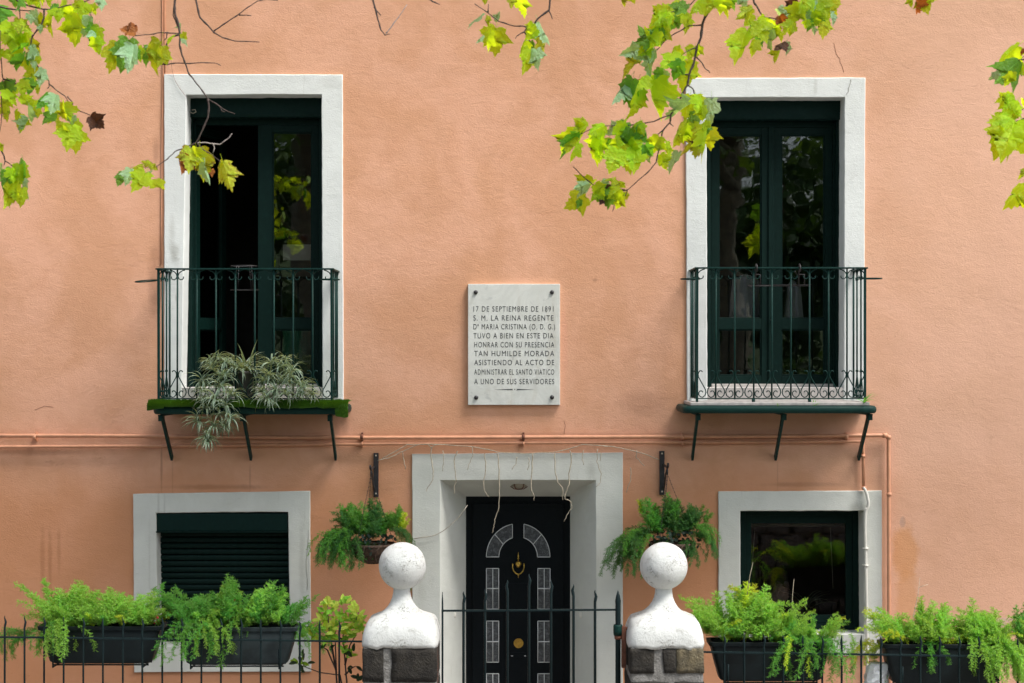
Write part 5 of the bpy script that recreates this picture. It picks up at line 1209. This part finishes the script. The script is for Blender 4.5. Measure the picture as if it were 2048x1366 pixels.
LV_R = """970 -14 972 8 G|1025 -9 1022 17 M|1040 -10 1048 32 G|968 29 933 51 B|979 33 974 52 M|994 44 1002 27 B|992 55 970 92 Y|993 56 989 109 G|966 71 949 84 B|1077 43 1106 82 B|1074 58 1052 80 Y|1052 80 1030 108 G|1058 97 1048 149 G|1062 82 1070 102 D|1085 74 1093 114 M|1072 98 1074 143 B|1240 -12 1244 13 M|1262 -10 1269 7 G
1363 21 1318 7 G|1336 27 1305 58 G|1342 33 1330 52 Y|1362 28 1386 34 G|1366 30 1339 63 D|1379 28 1371 68 G|1404 -4 1374 21 G|1422 -10 1412 29 G|1437 -8 1436 22 G|1329 59 1306 94 D|1312 60 1287 96 G|1306 92 1289 57 G|1284 95 1241 115 B|1292 99 1244 152 M|1308 106 1272 121 B|1308 107 1294 157 B|1259 157 1217 197 B|1266 157 1248 204 D|1276 178 1260 240 Y|1302 152 1302 236 G|1311 153 1320 198 G|1322 139 1333 172 B|1320 136 1311 157 D|1361 96 1337 112 G|1364 111 1318 136 G|1364 122 1347 158 D|1377 123 1362 184 Y|1376 119 1394 165 G|1389 94 1374 121 G|1402 92 1392 112 G|1290 150 1262 178 G|1300 90 1276 112 G
1384 203 1344 248 B|1380 189 1367 236 Y|1400 192 1398 226 Y|1400 230 1371 249 D|1423 198 1412 252 B|1374 243 1340 287 M|1400 248 1383 277 Y|1406 258 1397 301 M|1405 280 1395 304 R|1420 256 1419 299 Y|1412 248 1412 270 D|1404 213 1408 242 G|1376 250 1362 280 Y|1174 252 1150 236 G|1172 250 1145 265 G|1161 268 1132 323 D|1157 285 1133 318 G|1206 249 1188 262 B|1202 260 1177 274 Y|1201 268 1193 323 G|1219 278 1218 306 D|1232 278 1236 302 G|1249 249 1211 270 B|1251 245 1240 288 D|1284 246 1307 282 D|1270 250 1290 275 D|1250 283 1248 340 G|1236 298 1219 346 Y|1271 298 1266 347 G|1281 283 1269 322 B|1290 288 1306 312 D|1294 298 1300 327 B|1319 273 1301 306 Y|1326 288 1337 317 Y|1322 278 1318 302 G|1320 308 1328 340 Y|1358 305 1335 346 B|1260 262 1228 290 D|1262 272 1282 300 G
1179 367 1151 376 B|1176 374 1151 393 B|1197 368 1172 398 G|1204 361 1220 374 B|1226 358 1240 386 M|1236 364 1250 374 Y|1218 369 1218 383 R|1232 385 1186 396 D|1173 394 1129 416 G|1161 399 1155 418 D|1206 399 1199 410 R|1246 391 1231 416 G|1250 384 1254 400 Y|1212 362 1228 352 M|1190 368 1208 392 Y|1236 384 1204 402 G
1436 -12 1433 26 G|1449 -12 1453 33 M|1461 -12 1466 20 D|1481 -14 1491 21 B|1506 17 1474 39 M|1506 29 1489 54 Y|1529 34 1514 57 Y|1513 48 1521 92 D|1496 61 1462 128 G|1511 79 1499 110 G|1538 47 1536 102 B|1535 41 1550 67 Y|1559 31 1571 53 O|1555 17 1579 46 B|1598 4 1572 30 R|1601 9 1582 47 G|1586 44 1581 70 G|1563 59 1555 87 M|1571 84 1546 98 R|1560 96 1558 126 G|1574 84 1573 111 B|1512 52 1500 78 M|1548 60 1562 84 Y
1621 -12 1599 29 G|1636 6 1618 60 D|1638 -2 1611 43 B|1660 -12 1682 7 Y|1646 -2 1656 32 G|1646 29 1646 78 Y|1662 24 1668 51 B|1658 18 1662 56 G|1625 54 1627 70 B|1616 39 1612 57 G|1640 20 1634 50 G|1822 -10 1831 13 G|1839 -7 1830 23 O|1846 -10 1850 29 G
2037 91 1996 121 Y|2039 121 1992 160 D|1998 146 1979 159 B|2026 144 2016 172 G|2046 97 2040 110 O|2031 199 1997 216 Y|2031 204 1999 230 Y|2036 224 2025 242 M|2030 243 1994 319 Y|2023 237 1975 244 G|2032 248 1974 282 Y|2034 250 2038 314 G|2046 198 2052 220 Y|2056 339 2037 355 M|2062 368 2009 409 Y|2050 130 2030 150 G"""
BR_L = [[(0,60),(0,100),(4,140),(6,158),(3,190),(4,220),(2,250),(-2,268)],[(6,158),(25,163),(38,172),(39,181)],[(-14,10),(15,17),(38,20),(62,22)],[(20,-12),(42,7),(60,12),(85,18),(105,20),(125,13),(150,8),(178,0),(200,-10)],
 [(88,20),(88,35),(82,52),(72,63),(65,72),(60,95),(66,115),(75,132),(97,160),(98,168),(115,182),(130,192),(140,208),(148,222)],[(98,166),(98,174),(94,178)],[(38,15),(42,45),(48,62)],[(168,4),(178,22),(185,36)],[(135,193),(145,205),(146,218),(165,224),(185,232)],
 [(-4,290),(8,312),(10,322),(8,331)],[(10,322),(20,328),(29,336)],
 [(350,-14),(349,12),(350,28),(357,50),(360,68),(359,90),(364,110),(372,130),(378,148),(400,175),(416,198),(440,213),(450,220),(470,228)],[(440,213),(444,222),(450,224)],[(348,14),(346,30),(352,46),(358,58)],
 [(359,68),(340,66),(322,65),(300,69),(270,71),(262,77)],[(334,66),(333,76),(327,81)],[(359,69),(345,73),(335,85),(330,105),(322,122),(322,128),(335,129),(352,126),(378,127),(405,125),(430,126),(442,131)],
 [(416,198),(418,215),(416,235),(405,260),(397,278),(391,286),(370,295),(350,303),(335,318),(315,332),(290,336)],[(313,333),(316,341)],[(395,288),(410,302),(425,310),(442,325)],
 [(388,-14),(395,15),(400,35),(415,50),(428,65),(445,75),(470,82),(500,83),(519,84)],[(428,62),(442,52),(460,40),(478,28),(495,15),(515,2),(535,-1),(556,1)],[(478,30),(492,30),(503,31)],
 [(742,-14),(750,15),(756,40),(762,60),(770,70),(780,68)],[(748,14),(758,26),(762,31)],[(848,-10),(865,3),(880,9)]]
BR_LW = [[(395,286),(410,285),(420,287),(440,289),(452,280),(458,276),(464,267)],[(427,288),(429,297),(426,306)],[(772,67),(782,55),(800,30),(814,9)]]
BR_R = [[(1102,-14),(1098,20),(1075,38),(1068,50),(1055,55),(1048,64),(1040,68),(1034,72),(1031,77)],[(1055,55),(1045,52),(1028,52),(998,43),(986,34),(975,25),(962,16),(949,7)],[(1048,64),(1058,75),(1059,95)],[(1058,74),(1072,75),(1083,70)],[(1098,22),(1103,32),(1105,39)],[(976,25),(977,8)],
 [(1422,-14),(1418,15),(1405,48),(1402,75),(1394,95),(1388,125),(1378,150),(1375,170),(1363,190),(1355,210),(1342,228),(1340,245),(1325,262),(1323,275),(1318,300),(1312,325),(1295,345),(1275,362),(1255,380),(1249,396)],
 [(1402,50),(1375,52),(1360,62),(1345,70),(1330,82),(1318,96),(1307,105)],[(1397,-8),(1380,10),(1360,18),(1332,28),(1331,37)],[(1390,96),(1375,102),(1362,112)],[(1393,114),(1405,127),(1410,137),(1418,142),(1420,146)],[(1377,149),(1366,148),(1358,145)],
 [(1376,170),(1386,178),(1390,190),(1395,210),(1402,220),(1415,222)],[(1342,230),(1325,235),(1308,243),(1280,248),(1250,251),(1210,252),(1190,255),(1172,263),(1162,268)],[(1324,262),(1312,272),(1302,277)],[(1340,246),(1347,253)],
 [(1255,380),(1240,382),(1220,384),(1205,381)],[(1200,378),(1183,367),(1165,352),(1146,333)],[(1250,380),(1235,378),(1228,374)],[(1250,396),(1240,398),(1230,408),(1225,423)],
 [(1506,-10),(1508,5),(1515,15),(1520,25),(1530,35),(1550,37),(1555,42)],[(1528,35),(1526,44),(1518,49)],
 [(2068,114),(2050,119),(2036,120)],[(2070,200),(2055,212),(2040,222)],[(2070,225),(2052,236),(2030,243)],[(2075,330),(2060,340),(2050,344)],[(1636,-16),(1634,0),(1632,14)],[(1838,-18),(1836,-4)],[(1240,-24),(1244,-8),(1262,-10)]]
def limb(t, pts, r0, r1, name, seed, mat, n=6):
    r = random.Random(seed); out = []; m_ = 5
    for i_ in range(len(pts)-1):
        for k in range(m_): q = Vector(pts[i_]).lerp(Vector(pts[i_+1]), k/m_); out.append(q + Vector((r.uniform(-1,1), r.uniform(-1,1), r.uniform(-1,1)))*min(.05, r0*.35))
    out.append(Vector(pts[-1])); b = MB(); b.tube(out, [r0+(r1-r0)*i_/(len(out)-1) for i_ in range(len(out))], n); return b.build(name, mat, t)
def foliage_mb(b, r, centre, rad, n, size):
    for _ in range(n):
        u = Vector((r.gauss(0,1), r.gauss(0,1), r.gauss(0,1))); u = u.normalized()*(r.random()**.4); p_ = centre+Vector((u.x*rad[0], u.y*rad[1], u.z*rad[2]))
        tip = Vector((r.uniform(-1,1), r.uniform(-1,1), r.uniform(-1.2,.2))).normalized(); s_ = size*r.uniform(.6,1.2); sd = tip.cross(Vector((r.gauss(0,1), r.gauss(0,1), r.gauss(0,1)))).normalized()*s_*.42
        b0 = len(b.v); b.v += [p_, p_+sd+tip*s_*.35, p_+tip*s_, p_-sd+tip*s_*.35]; b.f.append([b0,b0+1,b0+2,b0+3]); b.m.append(0); b.s.append(False)
def plane_tree(label, tx, leaves, branches, white, seed, blobs, anchors):
    t = thing('plane_tree', label, 'tree', (tx, -15.2, 1.40), 'plane trees whose branches hang before the house'); r = random.Random(seed)
    limb(t, [(tx,-15.2,1.3),(tx+.1,-15.1,3.5),(tx-.1,-15,5.6),(tx,-14.6,7.4)], .34, .20, 'trunk', seed, M['bark'], 14)
    for i_, (ax, ay, az_) in enumerate(anchors):
        limb(t, [(tx,-14.8,6.2+.2*i_),(tx+(ax-tx)*.3,-12,7.6),(tx+(ax-tx)*.7,-8.5,7.4),(ax,ay,az_)], .13, .03, 'limb', seed+i_, M['bark'], 8)
    for i_, pts in enumerate(branches+white):
        d = 4.0 + .5*math.sin(i_*1.7+seed) * (.4); d = 4.0
        main = pts[0][1] < -9 or pts[0][0] < 0 or pts[0][0] > 2060
        r0 = .0075 if main and len(pts) > 12 else (.0058 if main else .0036)
        if len(pts) >= 10 and not main: r0 = .0055
        q = []; rr = random.Random(seed*100+i_)
        for k in range(len(pts)-1):
            for m_ in range(3):
                s_ = m_/3; q.append(P(pts[k][0]*(1-s_)+pts[k+1][0]*s_+(rr.uniform(-.5,.5) if m_ else 0), pts[k][1]*(1-s_)+pts[k+1][1]*s_+(rr.uniform(-.5,.5) if m_ else 0), d))
        q.append(P(*pts[-1], d)); rad = [r0+(.0018-r0)*k/(len(q)-1) for k in range(len(q))]
        for k in range(0, len(q), 4): rad[k] *= 1.35          # nodes of the twig
        mat = M['twig_light'] if i_ >= len(branches) else M['twig']
        b = MB(); b.tube(q, rad, 6); b.build('twig', mat, t)
        if main:
            e = min(anchors, key=lambda a_: abs(a_[0]-q[0].x)); s0 = q[0]; dirn = (q[0]-q[3]).normalized() if len(q) > 3 else Vector((0,0,1))
            limb(t, [s0, s0+dirn*.12+Vector((0,0,.15)), Vector((s0.x*.7+e[0]*.3, s0.y-.1, s0.z+.8)), Vector(e)], r0, r0*2.4, 'branch', seed*7+i_, M['twig'])
    toks = []
    for tok in leaves.replace('\n', '|').split('|'):
        bx, by, tx_, ty_, k = tok.split(); toks.append((*map(float, (bx, by, tx_, ty_)), k))
    for q_ in list(toks):
        if q_[4] in 'YGD' and not 190 < q_[0] < 480 and r.random() < (.55 if q_[0] < 230 else .38):
            ox, oy = r.uniform(-13, 13), r.uniform(-12, 8); w_ = r.uniform(-12, 12)
            toks.append((q_[0]+ox, q_[1]+oy, q_[2]+ox+w_, q_[3]+oy, r.choice('YGGYYGD' if q_[4] != 'D' else 'GGD')))
    n = 0
    for bx, by, tx_, ty_, k in toks:
        d = 4.0 + r.uniform(-.10, .13); A = P(bx, by, d); B = P(tx_, ty_, d); v = B-A; L = v.length
        pitch = r.uniform(-.6, .6); tip = (v.normalized() + Vector((0, math.tan(pitch), 0))).normalized(); L2 = L/max(.6, math.cos(pitch))
        yaw = r.uniform(-1.05, 1.05) if k != 'B' else r.choice((-1,1))*r.uniform(.6, 1.25)
        nr = Vector((math.sin(yaw), -math.cos(yaw), r.uniform(.0,.7)))
        wd = .98 if L*pxm(4) < 62 else .84; L2 *= 1.07
        if k in 'BM': wd *= .8
        inst('leaf', r.choice(PL[k]), t, Matrix.Translation(A) @ orient(nr, tip) @ Matrix.Diagonal((L2*wd, L2, L2*.9, 1))); n += 1
    b = MB()
    for (c_, rd, cnt_) in blobs: foliage_mb(b, r, Vector(c_), rd, cnt_, .17)
    tag(b.build('foliage', M['crown'], t), 'dense crown leaves above the picture, with clumps added to shade the lower wall', kind='stuff')
plane_tree('plane tree whose yellow green and browning leaves hang in the upper left', -3.6, LV_L, BR_L, BR_LW, 1,
   [((-4.5,-10.8,8.3),(3.6,2.6,1.3),2200),((-3.0,-14,8.2),(3.2,3.0,2.0),3000),((-2.2,-2.7,7.4),(2.7,.85,.6),3000),((.9,-2.7,7.4),(2.4,.85,.6),3000)], [(-3.0,-4.6,6.7),(-1.6,-4.4,6.6),(-.6,-4.5,6.7)])  # clumps nearest the house are added, unseen, to shade the lower wall
plane_tree('plane tree whose bright green leaves hang in the upper right and centre', 3.9, LV_R, BR_R, [], 2,
   [((3.5,-2.7,7.4),(1.6,.85,.55),1500),((6.6,-2.6,7.4),(2.0,.9,.55),1000),((4.6,-10.8,8.4),(3.4,2.6,1.3),2200),((3.6,-14,8.2),(3.4,3.0,2.0),3000)], [(.3,-4.5,6.6),(1.3,-4.4,6.6),(2.6,-4.6,6.7),(3.8,-4.6,6.5)])  # near clumps out of view, added to darken the lower right wall

# ------------------------------------------------------------------ trees and bank across the street (seen only in the glass)
kinds = ['broad evergreen tree across the street, far left', 'rounded evergreen tree across the street, left of centre', 'dense evergreen tree straight across the street', 'rounded evergreen tree across the street, right of centre', 'broad evergreen tree across the street, far right']
for i_, x_ in enumerate((-13.5, -7, 0.5, 7.5, 14)):
    t = thing('street_tree', kinds[i_], 'tree', (x_, -24, 1.4), 'evergreen trees across the street'); r = random.Random(60+i_)
    limb(t, [(x_,-24,1.3),(x_+.2,-24,3.2),(x_,-24,5.5)], .3, .14, 'trunk', i_, M['bark'], 10)
    b = MB()
    for k in range(7): foliage_mb(b, r, Vector((x_+r.uniform(-2.6,2.6), -24+r.uniform(-1.2,1.6), r.uniform(3.0,8.2))), (2.3,1.5,1.7), 620, .34)
    tag(b.build('crown', M['hedge'], t), kind='stuff')
hg = MB(); r = random.Random(80)
for x_ in range(-18, 19, 2): foliage_mb(hg, r, Vector((x_, -20.6, 2.3)), (1.5,.6,1.1), 420, .2)
tag(hg.build('hedge', M['hedge']), 'clipped hedge along the far side of the street', 'hedge')
bk = MB(); bk.v = []
nx, nz = 40, 8
for i_ in range(nx+1):
    for k in range(nz+1): x_ = -40+80*i_/nx; bk.v.append(Vector((x_, -27-k*1.8+noise.noise(Vector((x_*.2,k,0)))*.8, 1.3+k*.9+noise.noise(Vector((x_*.3,k,3)))*.5)))
for i_ in range(nx):
    for k in range(nz): bk.f.append([i_*(nz+1)+k, i_*(nz+1)+k+1, (i_+1)*(nz+1)+k+1, (i_+1)*(nz+1)+k]); bk.m.append(0); bk.s.append(True)
tag(bk.build('hill', simple('grassy_bank', (.05, .08, .025), .9, var=.4, scale=2), origin=(0,0,0)), kind='structure')
